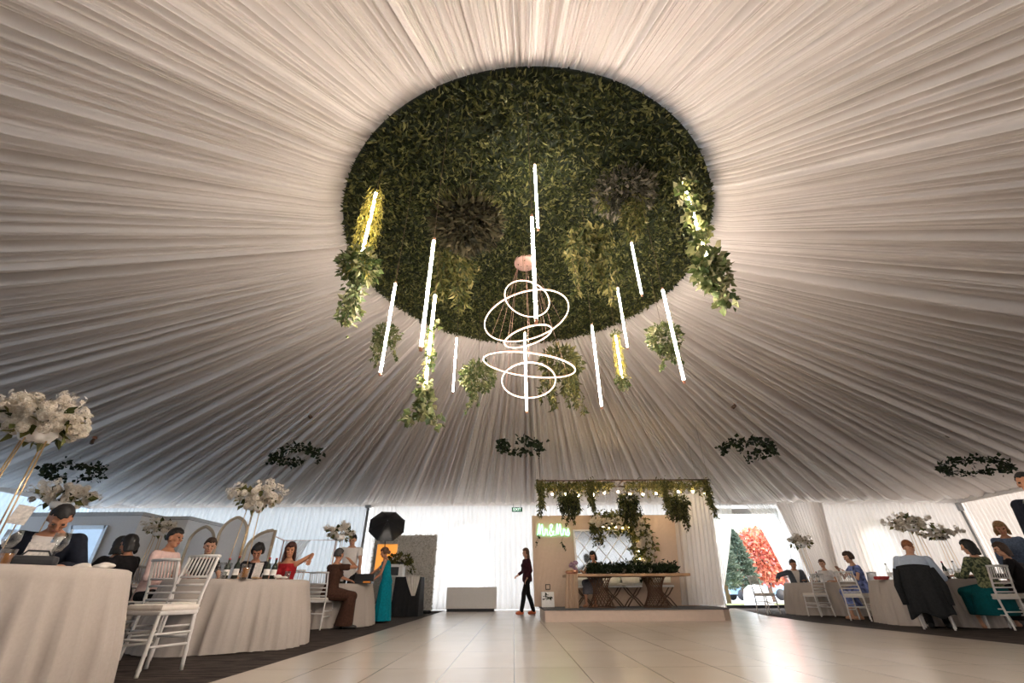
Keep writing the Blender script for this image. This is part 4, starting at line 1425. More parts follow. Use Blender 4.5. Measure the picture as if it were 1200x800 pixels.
flower_stand((q[0], 12.2), 'white flowers right of and behind the stand above the man in the blue shirt', 1.85, 0.40, 0.15, 900, 0.028, clusters=44)
q = at(938, 637, 13.6)
flower_stand((q[0], 13.6), 'small white flowers on the far right-hand table by the doorway', 1.80, 0.30, 0.15, 600, 0.028, clusters=34)

# ------------------------------------------------------------------ tableware
def wine_glass(c, label, h=0.20, r=0.042, z=TZ, group='wine glasses', flip=False):
    t = thing('wine_glass', label, 'glass', (c[0], c[1], z), 0, group)
    pr = [(0.035, 0), (0.035, 0.004), (0.006, 0.010), (0.005, h * .45), (r * .6, h * .52), (r, h * .72), (r * .86, h), (r * .83, h), (r * .95, h * .72), (r * .5, h * .54), (0, h * .5)]
    if flip:
        pr = [(a, h - b_) for a, b_ in pr][::-1]
    m = MB(); m.lathe(pr, n=18); m.build('bowl', M['glass'], t)
    return t
def tumbler(c, label, col='glass', h=0.11, r=0.036, z=TZ, group='tumblers'):
    t = thing('tumbler', label, 'glass', (c[0], c[1], z), 0, group)
    m = MB(); m.lathe([(0, 0), (r * .85, 0), (r, h), (r * .95, h), (r * .8, 0.01), (0, 0.01)], n=16); m.build('glass', M['glass'], t)
    if col != 'glass':
        m = MB(); m.lathe([(0, 0.012), (r * .78, 0.012), (r * .88, h * .75), (0, h * .75)], n=16); m.build('drink', M[col], t)
    return t
def bottle(c, label, col='bottle_dark', h=0.30, r=0.037, z=TZ, lab=True, group='bottles'):
    t = thing('bottle', label, 'bottle', (c[0], c[1], z), 0, group)
    m = MB(); m.lathe([(0, 0), (r, 0), (r, h * .55), (r * .8, h * .65), (r * .36, h * .76), (r * .34, h * .96), (0, h * .96)], n=16); m.build('glass_body', M[col], t)
    m = MB(); m.lathe([(r * .4, h * .93), (r * .4, h), (0, h)], n=12); m.build('cap', M['dark'] if col == 'glass' else M['red'], t)
    if lab:
        m = MB(); m.lathe([(r + .001, h * .18), (r + .001, h * .45)], n=16); m.build('paper_label', M['label_w'], t)
    return t
def menu_card(c, rz, label, w=0.11, h=0.17, z=TZ):
    t = thing('menu_card', label, 'card', (c[0], c[1], z), rz, 'cards standing on the tables')
    m = MB(); m.box((0, 0, h / 2 + 0.012), (w, 0.006, h), rx=-0.12); m.build('card', M['card'], t)
    m = MB(); m.rbox((0, 0.0, 0.01), (w * .7, 0.05, 0.02), 0.004); m.build('card_stand', M['gold'], t)
    return t
def on_table(px, Y):
    q = at(px, 660, Y)
    return (q[0], Y)
# nearest table
wine_glass(on_table(58, 3.6), 'large clear wine glass before the face of the man in the dark suit', 0.26, 0.055)
wine_glass(on_table(54, 3.4), 'short clear glass standing upside down by the large wine glass', 0.13, 0.045, flip=True)
wine_glass(on_table(-2, 2.9), 'clear wine glass at the far left edge behind the flower stand legs', 0.20, 0.045)
tumbler(on_table(3, 3.0), 'orange drink in a tumbler at the far left edge', 'amber', 0.10, 0.04)
menu_card(on_table(37, 3.35), 0.5, 'small square card in a gold holder on the nearest table', 0.14, 0.16)
qf = at(25, 603, 3.3)
mc_ = thing('floral_card', 'floral printed card on a stem, left of the man in the dark suit', 'card', (qf[0], 3.3, TZ), 0.6)
m = MB(); m.box((0, 0, qf[2] - TZ), (0.10, 0.005, 0.13), rx=-0.1, ry=0.12); m.build('card', M['card'], mc_)
m = MB(); m.tube([(0, 0, 0), (0.0, 0.0, qf[2] - TZ - 0.05)], 0.004, 6); m.lathe([(0, 0), (0.04, 0), (0.04, 0.006), (0, 0.006)], n=14); m.build('card_holder', M['gold'], mc_)
bg_ = thing('handbag', 'low black handbag lying on the nearest table', 'bag', (*on_table(38, 3.15), TZ), 0.7)
m = MB(); m.rbox((0, 0, 0.035), (0.24, 0.12, 0.07), 0.025); m.build('body', M['dark'], bg_)
m = MB(); m.tube([(-.08, 0, .06), (-.05, 0, .10), (.05, 0, .10), (.08, 0, .06)], 0.006, 6); m.build('strap', M['dark'], bg_)
def napkin(c, label, z=TZ):
    m = MB()
    for k in range(4):
        m.ball((random.uniform(-.05, .05), random.uniform(-.03, .03), 0.018 + .006 * k), (0.05, 0.035, 0.018), 9, 6)
    o = remesh(m, 'napkin', M['cushion'], None, 0.006, 2)
    o.location = (c[0], c[1], z)
    return tag(o, label, 'napkin', 'crumpled napkins')
napkin((-3.08, 3.55), 'crumpled white napkin by the right elbow of the man in the dark suit')
napkin(on_table(96, 3.6), 'crumpled white napkin in front of the man in the dark suit')
# second table
yy = 6.2
for px, y_, lab in ((255, 6.3, 'clear wine glass, leftmost on the second table'), (262, 6.15, 'clear wine glass, second from the left on the second table'), (269, 6.3, 'clear wine glass beside the labelled bottle on the second table'), (320, 6.5, 'clear wine glass right of the menu card on the second table')):
    wine_glass(on_table(px, y_), lab, 0.19)
tumbler(on_table(248, 6.1), 'clear tumbler at the left of the second table', h=0.11)
tumbler(on_table(340, 6.6), 'clear tumbler at the right end of the second table', h=0.10)
tumbler(on_table(266, 6.05), 'small cream cup in front of the glasses on the second table', h=0.08)
bottle(on_table(268, 6.2), 'dark bottle with a white label left of the orange jug', 'bottle_dark', 0.24)
bottle(on_table(279, 6.3), 'dark bottle with a white label directly left of the orange drink', 'bottle_dark', 0.27)
bottle(on_table(315, 6.25), 'dark bottle right of the menu card', 'bottle_dark', 0.25)
bottle(on_table(323, 6.4), 'dark bottle with a white label, rightmost on the second table', 'bottle_dark', 0.25)
tumbler(on_table(290, 5.98), 'jug of orange drink in the middle of the second table', 'amber', 0.16, 0.055)
menu_card(on_table(304, 6.08), -0.1, 'white menu card standing right of the orange drink', 0.11, 0.17)
napkin(on_table(333, 6.35), 'crumpled white napkin on the right side of the second table')
# third table
for px, lab in ((391, 'clear glass, left one in front of the woman in brown'), (396, 'clear glass, right one in front of the woman in brown')):
    tumbler(on_table(px, 9.95), lab, h=0.13, r=0.04)
bottle(on_table(404, 9.95), 'slim dark bottle in front of the man in the white shirt', 'bottle_dark', 0.22, 0.03)
bx = thing('tablet_box', 'flat black case lying open on the third table beside the woman in teal', 'case', (*on_table(428, 10.2), TZ), 0.1)
m = MB(); m.rbox((0, 0, 0.02), (0.42, 0.26, 0.04), 0.008); m.build('base', M['blackgloss'], bx)
m = MB(); m.box((0, 0.14, 0.10), (0.40, 0.02, 0.17), rx=-0.25); m.build('lid', M['blackgloss'], bx)
o = MB(); o.rbox((0, 0, 0.02), (0.14, 0.08, 0.035), 0.012); o = o.build('pouch', mat('orange_pouch', (0.75, 0.28, 0.05), 0.6)); o.location = (*on_table(433, 9.85), TZ)
tag(o, 'small orange pouch by the hand of the woman in teal', 'pouch')
# right-hand tables
bottle(on_table(1104, 9.5), 'dark bottle left of the pink-labelled bottle on the right-hand table', 'bottle_dark', 0.31)
bottle(on_table(1117, 9.35), 'clear bottle with a pink label on the right-hand table', 'glass', 0.31, 0.045)
for px, y_, lab in ((1110, 9.2, 'clear glass left of the black tray'), (1121, 9.2, 'clear glass at the corner of the black tray'), (1126, 9.35, 'clear glass behind the black tray')):
    wine_glass(on_table(px, y_), lab, 0.17)
tr = thing('serving_tray', 'black oblong tray on the right-hand table beside the woman in green', 'tray', (*on_table(1133, 9.6), TZ), 0.2)
m = MB(); m.rbox((0, 0, 0.03), (0.42, 0.26, 0.06), 0.015); m.build('tray', M['dark'], tr)
m = MB(); m.tube([(-.21, -.13, .06), (.21, -.13, .06), (.21, .13, .06), (-.21, .13, .06)], 0.008, 6, closed=True); m.build('rim', M['blackgloss'], tr)
bottle(on_table(1037, 10.0), 'clear bottle left of the man in the blue shirt', 'glass', 0.30)
tumbler(on_table(1043, 9.7), 'orange jar left of the man in the blue shirt', 'amber', 0.13, 0.045)
tumbler(on_table(1050, 9.95), 'clear tumbler nearest the man in the blue shirt', h=0.12)
cl = thing('clutch_bag', 'red clutch bag lying at the left end of the right-hand table', 'bag', (*on_table(1026, 9.7), TZ), 0.2)
m = MB(); m.rbox((0, 0, 0.03), (0.24, 0.13, 0.06), 0.02); m.build('body', M['red'], cl)
m = MB(); m.box((0, -0.068, 0.045), (0.24, 0.006, 0.03)); m.build('flap', M['red'], cl)
bottle(on_table(953, 13.2), 'brown bottle on the far right-hand table', 'bottle_dark', 0.26)
tumbler(on_table(945, 13.3), 'orange drink on the far right-hand table', 'amber', 0.15, 0.05)
wine_glass(on_table(948, 13.05), 'clear wine glass on the far right-hand table', 0.19)
wine_glass(on_table(990, 13.2), 'clear wine glass at the right of the far right-hand table', 0.19)

# ------------------------------------------------------------------ things along the back wall
# flower wall
fy = 17.6
fa, fb = at(434, 670, fy)[0], at(509, 670, fy)[0]
fz = at(470, 627, fy)[2]
fw = thing('flower_wall', 'cream flower-covered backdrop panel against the back curtains', 'flower wall', ((fa + fb) / 2, fy, 0))
m = MB(); m.rbox((0, 0.04, fz / 2), (fb - fa, 0.12, fz), 0.01); m.build('board', M['flowerwall'], fw)
m = MB()
n = 4200
c = np.stack([RNG.uniform(fa - fw.location.x, fb - fw.location.x, n), np.full(n, -0.03) - RNG.uniform(0, .05, n), RNG.uniform(0.01, fz, n)], 1)
d = RNG.normal(size=(n, 3)) * np.array([1, .4, 1]) + np.array([0, -0.5, 0])
m.leaves(c, d, RNG.uniform(0.06, 0.11, n), 0.03)
m.v = [(x, -0.03 + (y + 0.03) * 0.35, z) for x, y, z in m.v]
m.build('blossoms', leafmat('cream_flowers', [(0.55, 0.51, 0.45), (0.76, 0.72, 0.66), (0.84, 0.81, 0.76), (0.42, 0.39, 0.31)], 0.8), fw)
# black umbrella softbox on a stand
uy = 14.3
uc = at(453.5, 616, uy)
um = thing('umbrella_light', 'large black eight-sided umbrella softbox on a stand above the orange screen', 'photo umbrella', (uc[0], uy, 0))
ur = 0.58
axis = Vector((0.22, -0.80, 0.52)).normalized()
side = axis.cross(Vector((0, 0, 1))).normalized(); upv = side.cross(axis)
ctr = Vector((0, 0, uc[2]))
ribs = []
P = []
for i in range(8):
    a = 2 * PI * (i + 0.5) / 8
    dr = side * math.cos(a) + upv * math.sin(a)
    col = []
    for v in np.linspace(0, 1, 9):
        col.append(ctr + dr * ur * v + axis * (0.24 * (1 - v ** 1.8)))
    ribs.append(col)
P = []
for i in range(8):
    for s_ in range(4):
        u_ = s_ / 4
        col = []
        for v in range(9):
            q = ribs[i][v].lerp(ribs[(i + 1) % 8][v], u_)
            col.append(q)
        P.append(col)
m = MB(); m.grid(P, closed_u=True, smooth=True); m.build('canopy', M['blackgloss'], um)
for i in range(8):
    m = MB(); m.tube([q + axis * 0.004 for q in ribs[i]], 0.008, 5); m.build('rib', M['dark'], um)
m = MB(); m.tube([ctr + axis * .26, ctr - axis * .5], 0.012, 8); m.build('shaft', M['grey_metal'], um)
m = MB(); m.tube([(0, 0.35, 0.5), tuple(ctr - axis * .4)], 0.016, 8); m.build('stand_pole', M['dark'], um)
for k in range(3):
    a = 2 * PI * k / 3
    m = MB(); m.tube([(0, 0.35, 0.55), (0.45 * math.cos(a), 0.35 + 0.45 * math.sin(a), 0.02)], 0.011, 6); m.build('leg', M['dark'], um)
# photo booth with orange screen
oy = 15.0
oc = at(452.5, 652, oy)
ob = thing('photo_booth', 'photo booth stand with a glowing orange screen behind the woman in teal', 'photo booth', (oc[0], oy, 0), 0.05)
za, zb = at(452, 668, oy)[2], at(452, 637, oy)[2]
m = MB(); m.rbox((0, 0.04, (za + zb) / 2), (0.66, 0.06, zb - za), 0.01); m.build('screen_housing', M['gold'], ob)
m = MB(); m.box((0, 0.004, (za + zb) / 2), (0.62, 0.02, zb - za - 0.03)); m.build('screen', M['orange_lit'], ob)
m = MB(); m.tube([(0, 0.06, 0.03), (0, 0.06, za)], 0.04, 12); m.build('stand_post', M['dark'], ob)
m = MB(); m.lathe([(0, 0), (0.3, 0), (0.3, 0.03), (0, 0.03)], (0, 0.06, 0), 24); m.build('base_plate', M['dark'], ob)
# black draped table with a white printer box
by = 14.5
b0, b1 = at(461, 700, by)[0], at(496, 700, by)[0]
bz = 0.98
bt = thing('draped_table', 'high table under a floor-length black cloth behind the woman in teal', 'table', ((b0 + b1) / 2, by, 0))
P = []
nn = 160
hw, hd = (b1 - b0) / 2 - 0.06, 0.36
for i in range(nn):
    a = 2 * PI * i / nn
    ca, sa = math.cos(a), math.sin(a)
    k = (abs(ca) ** 8 + abs(sa) ** 8) ** (-1 / 8)
    w = 0.5 * math.sin(14 * a) + 0.5 * math.sin(23 * a + 1)
    row = [(0, 0, bz), (hw * k * ca, hd * k * sa, bz), (hw * k * ca * 1.01, hd * k * sa * 1.01, bz - .015)]
    for j in range(1, 9):
        v = j / 8
        e_ = 1.01 + 0.10 * v + 0.04 * w * v
        row.append((hw * k * ca * e_, hd * k * sa * e_, (bz - .015) * (1 - v) + 0.006))
    P.append(row)
m = MB(); m.grid(P, closed_u=True); m.build('black_cloth', M['black'], bt)
m = MB(); m.box((0, 0, bz - 0.025), (2 * hw - .04, 2 * hd - .04, 0.03)); m.build('tabletop', M['dark'], bt)
pb = at(466, 663, by)
pr_ = thing('photo_printer', 'white box printer with a dark opening on the black draped table', 'printer', (pb[0], by - 0.05, bz))
m = MB(); m.rbox((0, 0, 0.17), (0.44, 0.36, 0.34), 0.015); m.build('housing', M['white'], pr_)
m = MB(); m.box((-0.03, -0.18, 0.15), (0.26, 0.02, 0.22)); m.build('opening', M['dark'], pr_)
pq = thing('leafy_arrangement', 'loose green and white leafy arrangement on top of the white printer', 'plant', (pb[0] + .05, by - 0.05, bz + 0.34))
m = MB(); m.lathe([(0, 0), (0.12, 0), (0.14, 0.06), (0, 0.06)], n=16); m.build('tray', M['dark'], pq)
m = MB(); clump(m, (0, 0, 0.12), (0.36, 0.2, 0.12), 260, 0.12, 0.1, 0, 0.3); strand(m, [(0.25, -.05, .1), (0.42, -.1, 0), (0.45, -.1, -.22)], 30, 0.1, 0.04, 0.32, stem=False); m.build('foliage', [M['fern'], M['vine']], pq)
m = MB(); blossoms(m, (0, -0.05, 0.14), (0.3, 0.18, 0.1), 30, 0.04); m.build('blossoms', M['petal'], pq)
q = at(488, 672, by)
wc = curtain('cloth_runner', 'pale pointed cloth hanging over the right front of the black draped table', (q[0] - .22, by - hd - 0.03, bz + 0.005), (q[0] + .20, by - hd - 0.03, bz + 0.005), (q[0] - 0.0, by - hd - 0.06, bz - 0.48), (q[0] + .10, by - hd - 0.06, bz - 0.48), M['cushion'], 0.1, 0.012, bend=0.2, seed=17, cat='cloth')
m = MB()
for x, y, s_ in ((0, 0, .07), (0.12, .04, .06), (.25, -.02, .09), (.36, .03, .07)):
    m.ball((x, y, .045), (s_ * 1.3, s_, .05), 10, 6)
sb_ = remesh(m, 'sandbag', M['black'], None, 0.015, 3)
q = on_floor(500, 717)
sb_.location = (q[0] - .1, 15.9, 0)
tag(sb_, 'low black sandbag on the floor at the foot of the flower wall', 'sandbag')
# white bench box
yb_ = 17.3
b0, b1 = at(524.5, 700, yb_)[0], at(582, 700, yb_)[0]
bn = thing('white_counter', 'long low white counter on a dark plinth under the arched window', 'counter', ((b0 + b1) / 2, yb_, 0))
m = MB(); m.rbox((0, 0, 0.41), (b1 - b0, 0.6, 0.64), 0.012); m.build('body', M['white'], bn)
m = MB(); m.box((-0.03, 0, 0.045), (b1 - b0 - 0.1, 0.5, 0.09)); m.build('plinth', M['dark'], bn)
m = MB(); m.box((-0.05, -0.302, 0.14), (b1 - b0 - 0.3, 0.006, 0.012)); m.build('seam', M['cushion'], bn)
# arched backdrop panels, left
def arch_panel(px0, px1, pxt, ytop, Y, label, half=None):
    x0, x1 = at(px0, 660, Y)[0], at(px1, 660, Y)[0]
    zt = at(pxt, ytop, Y)[2]
    w = x1 - x0
    sp = zt - (w * 0.62 if half is None else w * 0.75)
    out = [(0, 0.0), (0, sp)]
    N = 14
    if half is None:
        # pointed arch
        for i in range(1, N + 1):
            u_ = i / N
            out.append((w / 2 * (1 - math.cos(u_ * PI / 2 * .85)) / (1 - math.cos(PI / 2 * .85)) , sp + (zt - sp) * math.sin(u_ * PI / 2 * .85) / math.sin(PI / 2 * .85)))
        r_ = [(w - a, b_) for a, b_ in out[:-1]][::-1]
        out = out + r_
    else:
        for i in range(1, N + 1):
            u_ = i / N
            out.append((w * (1 - math.cos(u_ * PI / 2)), sp + (zt - sp) * math.sin(u_ * PI / 2)))
        out.append((w, 0.0))
    t = thing('arch_panel', label, 'arch panel', (x0, Y, 0), 0, 'gold-edged arched backdrop panels')
    m = MB(); m.prism(out, 0.0, 0.035); m.build('panel', M['booth'], t)
    m = MB(); m.tube([(a, 0.0, b_) for a, b_ in out], 0.04, 8); m.build('gold_edge', mat('pale_gold', (0.62, 0.50, 0.36), 0.45, 0.3), t)
    return t
arch_panel(246, 279, 262, 606, 12.6, 'tall pointed arch panel with a gold edge behind the second table')
arch_panel(283, 313, 311, 621, 12.3, 'half arch panel with a gold edge, right of the tall pointed arch', half=1)
arch_panel(212, 242, 226, 617, 13.0, 'lower gold-edged arch panel left of the tall pointed arch')
# copper pipe frame with draped cloth
cy = 15.5
ca_, cb_ = at(333, 633, cy), at(394, 634, cy)
cf = thing('pipe_frame', 'copper pipe frame with a white cloth behind the raised arm', 'frame', (ca_[0], cy, 0))
wz = ca_[2]
m = MB(); m.tube([(0, 0, 0), (0, 0, wz), (cb_[0] - ca_[0], 0, wz), (cb_[0] - ca_[0], 0, 0)], 0.02, 8); m.build('front_hoop', M['copper'], cf)
ce = at(317, 640, cy - 1.6)
m = MB(); m.tube([(0, 0, wz), (ce[0] - ca_[0], -1.6, wz - 0.02), (ce[0] - ca_[0], -1.6, 0)], 0.02, 8); m.build('side_hoop', M['copper'], cf)
m = MB(); m.tube([(0, 0, 0.55 * wz), (cb_[0] - ca_[0], 0, 0.55 * wz)], 0.014, 8); m.build('cross_bar', M['copper'], cf)
pl = curtain('frame_cloth', 'x', (0.05, 0.03, wz), (0.9, 0.03, wz), (-0.1, 0.03, 0.02), (0.25, 0.03, 0.02), M['sheer'], 0.1, 0.03, bend=-.3, seed=20)
for k in ('label', 'category'):
    del pl[k]
pl.name = 'draped_cloth'; pl.parent = cf
# ------------------------------------------------------------------ people
SKIN = {'a': mat('skin_fair', (0.56, 0.30, 0.19), 0.5, var=0.05, scale=20), 'b': mat('skin_tan', (0.46, 0.21, 0.115), 0.5, var=0.05, scale=20), 'c': mat('skin_light', (0.64, 0.38, 0.26), 0.5, var=0.05, scale=20)}
HAIRM = {k: mat('hair_' + k, c, 0.6, var=0.45, scale=60) for k, c in dict(dark=(0.010, 0.008, 0.007), brown=(0.05, 0.025, 0.014), grey=(0.055, 0.05, 0.046), ginger=(0.22, 0.075, 0.025), blond=(0.30, 0.165, 0.065), auburn=(0.06, 0.018, 0.012), lightbrown=(0.13, 0.06, 0.03)).items()}
CL = {k: mat(k, c, 0.85, var=v, scale=sc, bump=0.15, spec=0.2) for k, (c, v, sc) in dict(navy_suit=((0.010, 0.012, 0.020), .2, 30), white_shirt=((0.72, 0.66, 0.61), .04, 25), pink_shirt=((0.78, 0.55, 0.50), .06, 25), black_dress=((0.012, 0.010, 0.011), .3, 30), red_dress=((0.33, 0.015, 0.02), .2, 30), brown_dress=((0.060, 0.026, 0.016), .25, 30), teal_dress=((0.0, 0.21, 0.27), .15, 25), wine_top=((0.05, 0.012, 0.018), .7, 90), black_trousers=((0.010, 0.010, 0.011), .2, 30), blue_shirt=((0.40, 0.46, 0.55), .05, 25), teal_skirt=((0.0, 0.075, 0.085), .15, 25), greyblue_top=((0.10, 0.13, 0.19), .3, 40), blue_dress=((0.16, 0.20, 0.42), .7, 14), grey_suit=((0.09, 0.10, 0.12), .2, 30), white_top=((0.70, 0.66, 0.64), .06, 25), grey_dress=((0.13, 0.12, 0.13), .3, 60), dark_jacket=((0.016, 0.017, 0.018), .25, 30)).items()}
# leafy print of the green blouse
gm = mat('green_print', (0.1, 0.12, 0.06), 0.8)
_n = gm.node_tree.nodes
for nd in _n:
    if nd.type == 'VALTORGB':
        nd.color_ramp.elements[0].color = (0.015, 0.028, 0.014, 1); nd.color_ramp.elements[1].color = (0.20, 0.21, 0.10, 1)
        nd.color_ramp.elements[0].position = 0.42; nd.color_ramp.elements[1].position = 0.58
    if nd.type == 'TEX_NOISE':
        nd.inputs['Scale'].default_value = 26
CL['green_print'] = gm
ORANGE_SHOE = mat('orange_shoe', (0.62, 0.14, 0.05), 0.4)

def ik(a, b, l1, l2, pole):
    d = b - a
    L = d.length
    if L > (l1 + l2) * 0.995:
        b = a + d.normalized() * (l1 + l2) * 0.995
        d = b - a; L = d.length
    L = max(L, abs(l1 - l2) + 0.02)
    x = (l1 * l1 - l2 * l2 + L * L) / (2 * L)
    h = math.sqrt(max(l1 * l1 - x * x, 0))
    u_ = d.normalized()
    p = pole - u_ * pole.dot(u_)
    p = p.normalized() if p.length > 1e-6 else u_.orthogonal().normalized()
    return a + u_ * x + p * h, b
def limb(m, pts, rs, n=12):
    """tapered limb with round joints"""
    m.tube(pts, rs, n)
    for p, r in zip(pts, rs):
        m.ball(p, r * 0.99, 12, 8)
def loft(m, rings, n=20):
    vs, fs = [], []
    for (c, ax, af, w, d) in rings:
        for j in range(n):
            a = 2 * PI * j / n
            ca, sa = math.cos(a), math.sin(a)
            vs.append(c + ax * (w * math.copysign(abs(ca) ** .85, ca)) + af * (d * math.copysign(abs(sa) ** .85, sa)))
    for i in range(len(rings) - 1):
        for j in range(n):
            j2 = (j + 1) % n
            fs.append((i * n + j, i * n + j2, (i + 1) * n + j2, (i + 1) * n + j))
    k = (len(rings) - 1) * n
    fs.append(tuple(range(n - 1, -1, -1))); fs.append(tuple(k + j for j in range(n)))
    m.add(vs, fs)
MT = [(-.12, .140, .098), (-.05, .160, .112), (.03, .158, .112), (.12, .145, .106), (.22, .148, .108), (.32, .166, .117), (.40, .176, .115), (.46, .160, .095), (.495, .105, .075), (.53, .060, .060)]
FT = [(-.12, .150, .105), (-.05, .170, .118), (.03, .155, .108), (.13, .120, .092), (.22, .125, .098), (.31, .140, .118), (.39, .150, .108), (.45, .138, .085), (.485, .085, .064), (.53, .048, .050)]

def person(label, loc, rz, pose='sit', H=1.70, sex='m', lean=0.1, side=0.0, twist=0.0, head=(0, 0, 0), lh=None, rh=None, lpole=None, rpole=None, feet=None, knees=None,
           skin='a', hair=('short', 'dark'), clothes=(), voxel=0.0085, group=None, seat=0.52, wide=1.0, cat='person'):
    s = H / 1.72
    V = Vector
    Z = V((0, 0, 1))
    sit = pose == 'sit'
    Pv = V((0, 0, seat + 0.085)) if sit else V((0, 0, 0.945 * s))
    Rt = Matrix.Rotation(twist, 3, 'Z')
    S = (Rt @ V((math.sin(side), math.sin(lean) * math.cos(side), math.cos(lean) * math.cos(side)))).normalized()
    X = Rt @ V((1, 0, 0))
    X = (X - S * X.dot(S)).normalized()
    F_ = S.cross(X)
    tab = MT if sex == 'm' else FT
    def rings(infl, t0, t1, tabw=wide):
        out = []
        for (t, w, d) in tab:
            if t0 <= t <= t1:
                # the pelvis end stays upright, the chest follows the spine
                out.append((Pv + S * (t * s), X, F_, w * s * tabw + infl, d * s * tabw + infl))
        return out
    shw = (0.185 if sex == 'm' else 0.160) * s * wide
    SL, SR = Pv + S * (.435 * s) - X * shw, Pv + S * (.435 * s) + X * shw
    nb = Pv + S * (.50 * s)
    yaw, pitch, roll = head
    B = S.lerp(Z, 0.55).normalized()
    X0 = (X - B * X.dot(B)).normalized()
    Rh = Matrix.Rotation(yaw, 3, B)
    hx = Rh @ X0
    hf = B.cross(hx)
    hf = Rh @ (B.cross(X0))
    Rp = Matrix.Rotation(-pitch, 3, hx)
    hf = Rp @ hf
    hu = Rp @ B
    Rr = Matrix.Rotation(roll, 3, hf)
    hx, hu = Rr @ hx, Rr @ hu
    hc = nb + B * (.075 * s) + hu * (.085 * s) + hf * 0.018 * s
    HR = Matrix((hx, hf, hu)).transposed()
    def hp(x, f, u): return hc + (hx * x + hf * f + hu * u) * s
    # arms
    up, fo = .285 * s, .25 * s
    dl = V((-.20, .36, .80)) if sit else V((-.25 * s, .05, .80 * s))
    dr = V((.20, .36, .80)) if sit else V((.25 * s, .05, .80 * s))
    lh = V(lh) if lh is not None else dl
    rh = V(rh) if rh is not None else dr
    lp = V(lpole) if lpole is not None else V((-.5, -.5, -.6))
    rp = V(rpole) if rpole is not None else V((.5, -.5, -.6))
    EL, WL = ik(SL, lh, up, fo, lp)
    ER, WR = ik(SR, rh, up, fo, rp)
    # legs
    hipw = .092 * s
    HL, HRp = Pv - V((hipw, 0, 0.03)), Pv + V((hipw, 0, -0.03))
    if sit:
        kn = knees or ((-.11, .43 * s, .53), (.11, .43 * s, .53))
        ft = feet or ((-.12, .36, .075), (.12, .40, .075))
        KL, KR = V(kn[0]), V(kn[1]); AL, AR = V(ft[0]), V(ft[1])
    else:
        ft = feet or ((-.095, 0, .08), (.095, .02, .08))
        AL, AR = V(ft[0]), V(ft[1])
        KL, AL = ik(HL, AL, .43 * s, .43 * s, V((-.1, 1, 0)))
        KR, AR = ik(HRp, AR, .43 * s, .43 * s, V((.1, 1, 0)))
    k = (1.0 if sex == 'm' else .88) * s
    thigh, knee, calf, ank = .082 * s, .056 * s, .052 * s, .036 * s
    def leg(m, h, kp, a, infl=0.0, to=1.0):
        c = kp.lerp(a, .3) + V((0, -.015, 0))
        pts = [h, h.lerp(kp, .5), kp, c, a]
        rs = [thigh + infl, thigh * .86 + infl, knee + infl, calf + infl * 1.2, ank + infl * 1.6]
        if to < 1.0:
            pts = [h, h.lerp(kp, .5), kp]; rs = rs[:3]
        limb(m, pts, rs)
    def arm(m, a, e, w, infl=0.0, frac=1.0):
        pts = [a, a.lerp(e, .5), e, e.lerp(w, .35), w]
        rs = [.052 * k + infl, .045 * k + infl, .038 * k + infl, .037 * k + infl, .026 * k + infl]
        if frac < 1.0:
            if frac <= .5:
                pts = [a, a.lerp(e, frac)]; rs = [rs[0], rs[1] + .006]
            else:
                pts = pts[:3] + [e.lerp(w, (frac - .5) * 2)]; rs = rs[:3] + [.032 * k + infl]
        limb(m, pts, rs)
    def hand(m, e, w, lft, curl=0.6):
        fd = (w - e).normalized()
        sd = fd.cross(Z)
        sd = sd.normalized() if sd.length > .1 else V((1, 0, 0))
        nrm = sd.cross(fd).normalized()          # back of the hand, upward
        if nrm.z < 0:
            nrm = -nrm
        Rm = Matrix((sd, fd, nrm)).transposed()
        m.ball(w + fd * .045 * s, (.040 * s, .052 * s, .017 * s), 12, 8, R=Rm)
        for i, ln in enumerate((.062, .072, .068, .054)):
            b0 = w + fd * .082 * s + sd * ((i - 1.5) * .0205 * s)
            d1 = (fd * math.cos(.3 * curl) - nrm * math.sin(.3 * curl)).normalized()
            d2 = (fd * math.cos(1.1 * curl) - nrm * math.sin(1.1 * curl)).normalized()
            p1 = b0 + d1 * ln * s * .5
            p2 = p1 + d2 * ln * s * .55
            limb(m, [b0 - fd * .012 * s, p1, p2], [.0092 * s, .0086 * s, .0074 * s], 8)
        ts = -1 if lft else 1
        inner = sd * (-ts if (sd.dot(X) > 0) == True else ts)
        t0 = w + fd * .028 * s + inner * .030 * s
        t1 = t0 + (fd * .6 + inner * .75 - nrm * .2).normalized() * .036 * s
        limb(m, [t0, t1, t1 + (fd * .9 + inner * .25 - nrm * .3).normalized() * .030 * s], [.0125 * s, .0105 * s, .0085 * s], 8)
    def foot(m, a, kp, infl=0.0):
        d = V((0, 1, 0))
        if not sit and kp is not None:
            d = V((a.x * .4, 1, 0)).normalized()
        heel = V((a.x, a.y, max(a.z - .045, .03))) - d * .035
        toe = V((a.x, a.y, max(a.z - .052, .026))) + d * .15 * s
        limb(m, [a, heel], [ank + infl, .034 * s + infl])
        limb(m, [heel, heel.lerp(toe, .6) + V((0, 0, .006)), toe], [.034 * s + infl, .038 * s + infl, .026 * s + infl])
    # the body, one surface
    m = MB()
    loft(m, rings(0, -.2, .6))
    limb(m, [nb - S * .03, nb + B * .05 * s, hc - hu * .05 * s], [.056 * k, .052 * k, .052 * k])
    for a, e, w, lf in ((SL, EL, WL, True), (SR, ER, WR, False)):
        m.ball(a, .056 * k, 12, 8)
        limb(m, [Pv + S * .44 * s, a], [.06 * k, .052 * k])
        arm(m, a, e, w); hand(m, e, w, lf)
    if sex == 'f':
        for sx in (-1, 1):
            m.ball(Pv + S * .315 * s + X * sx * .068 * s + F_ * .085 * s, .056 * s, 12, 8)
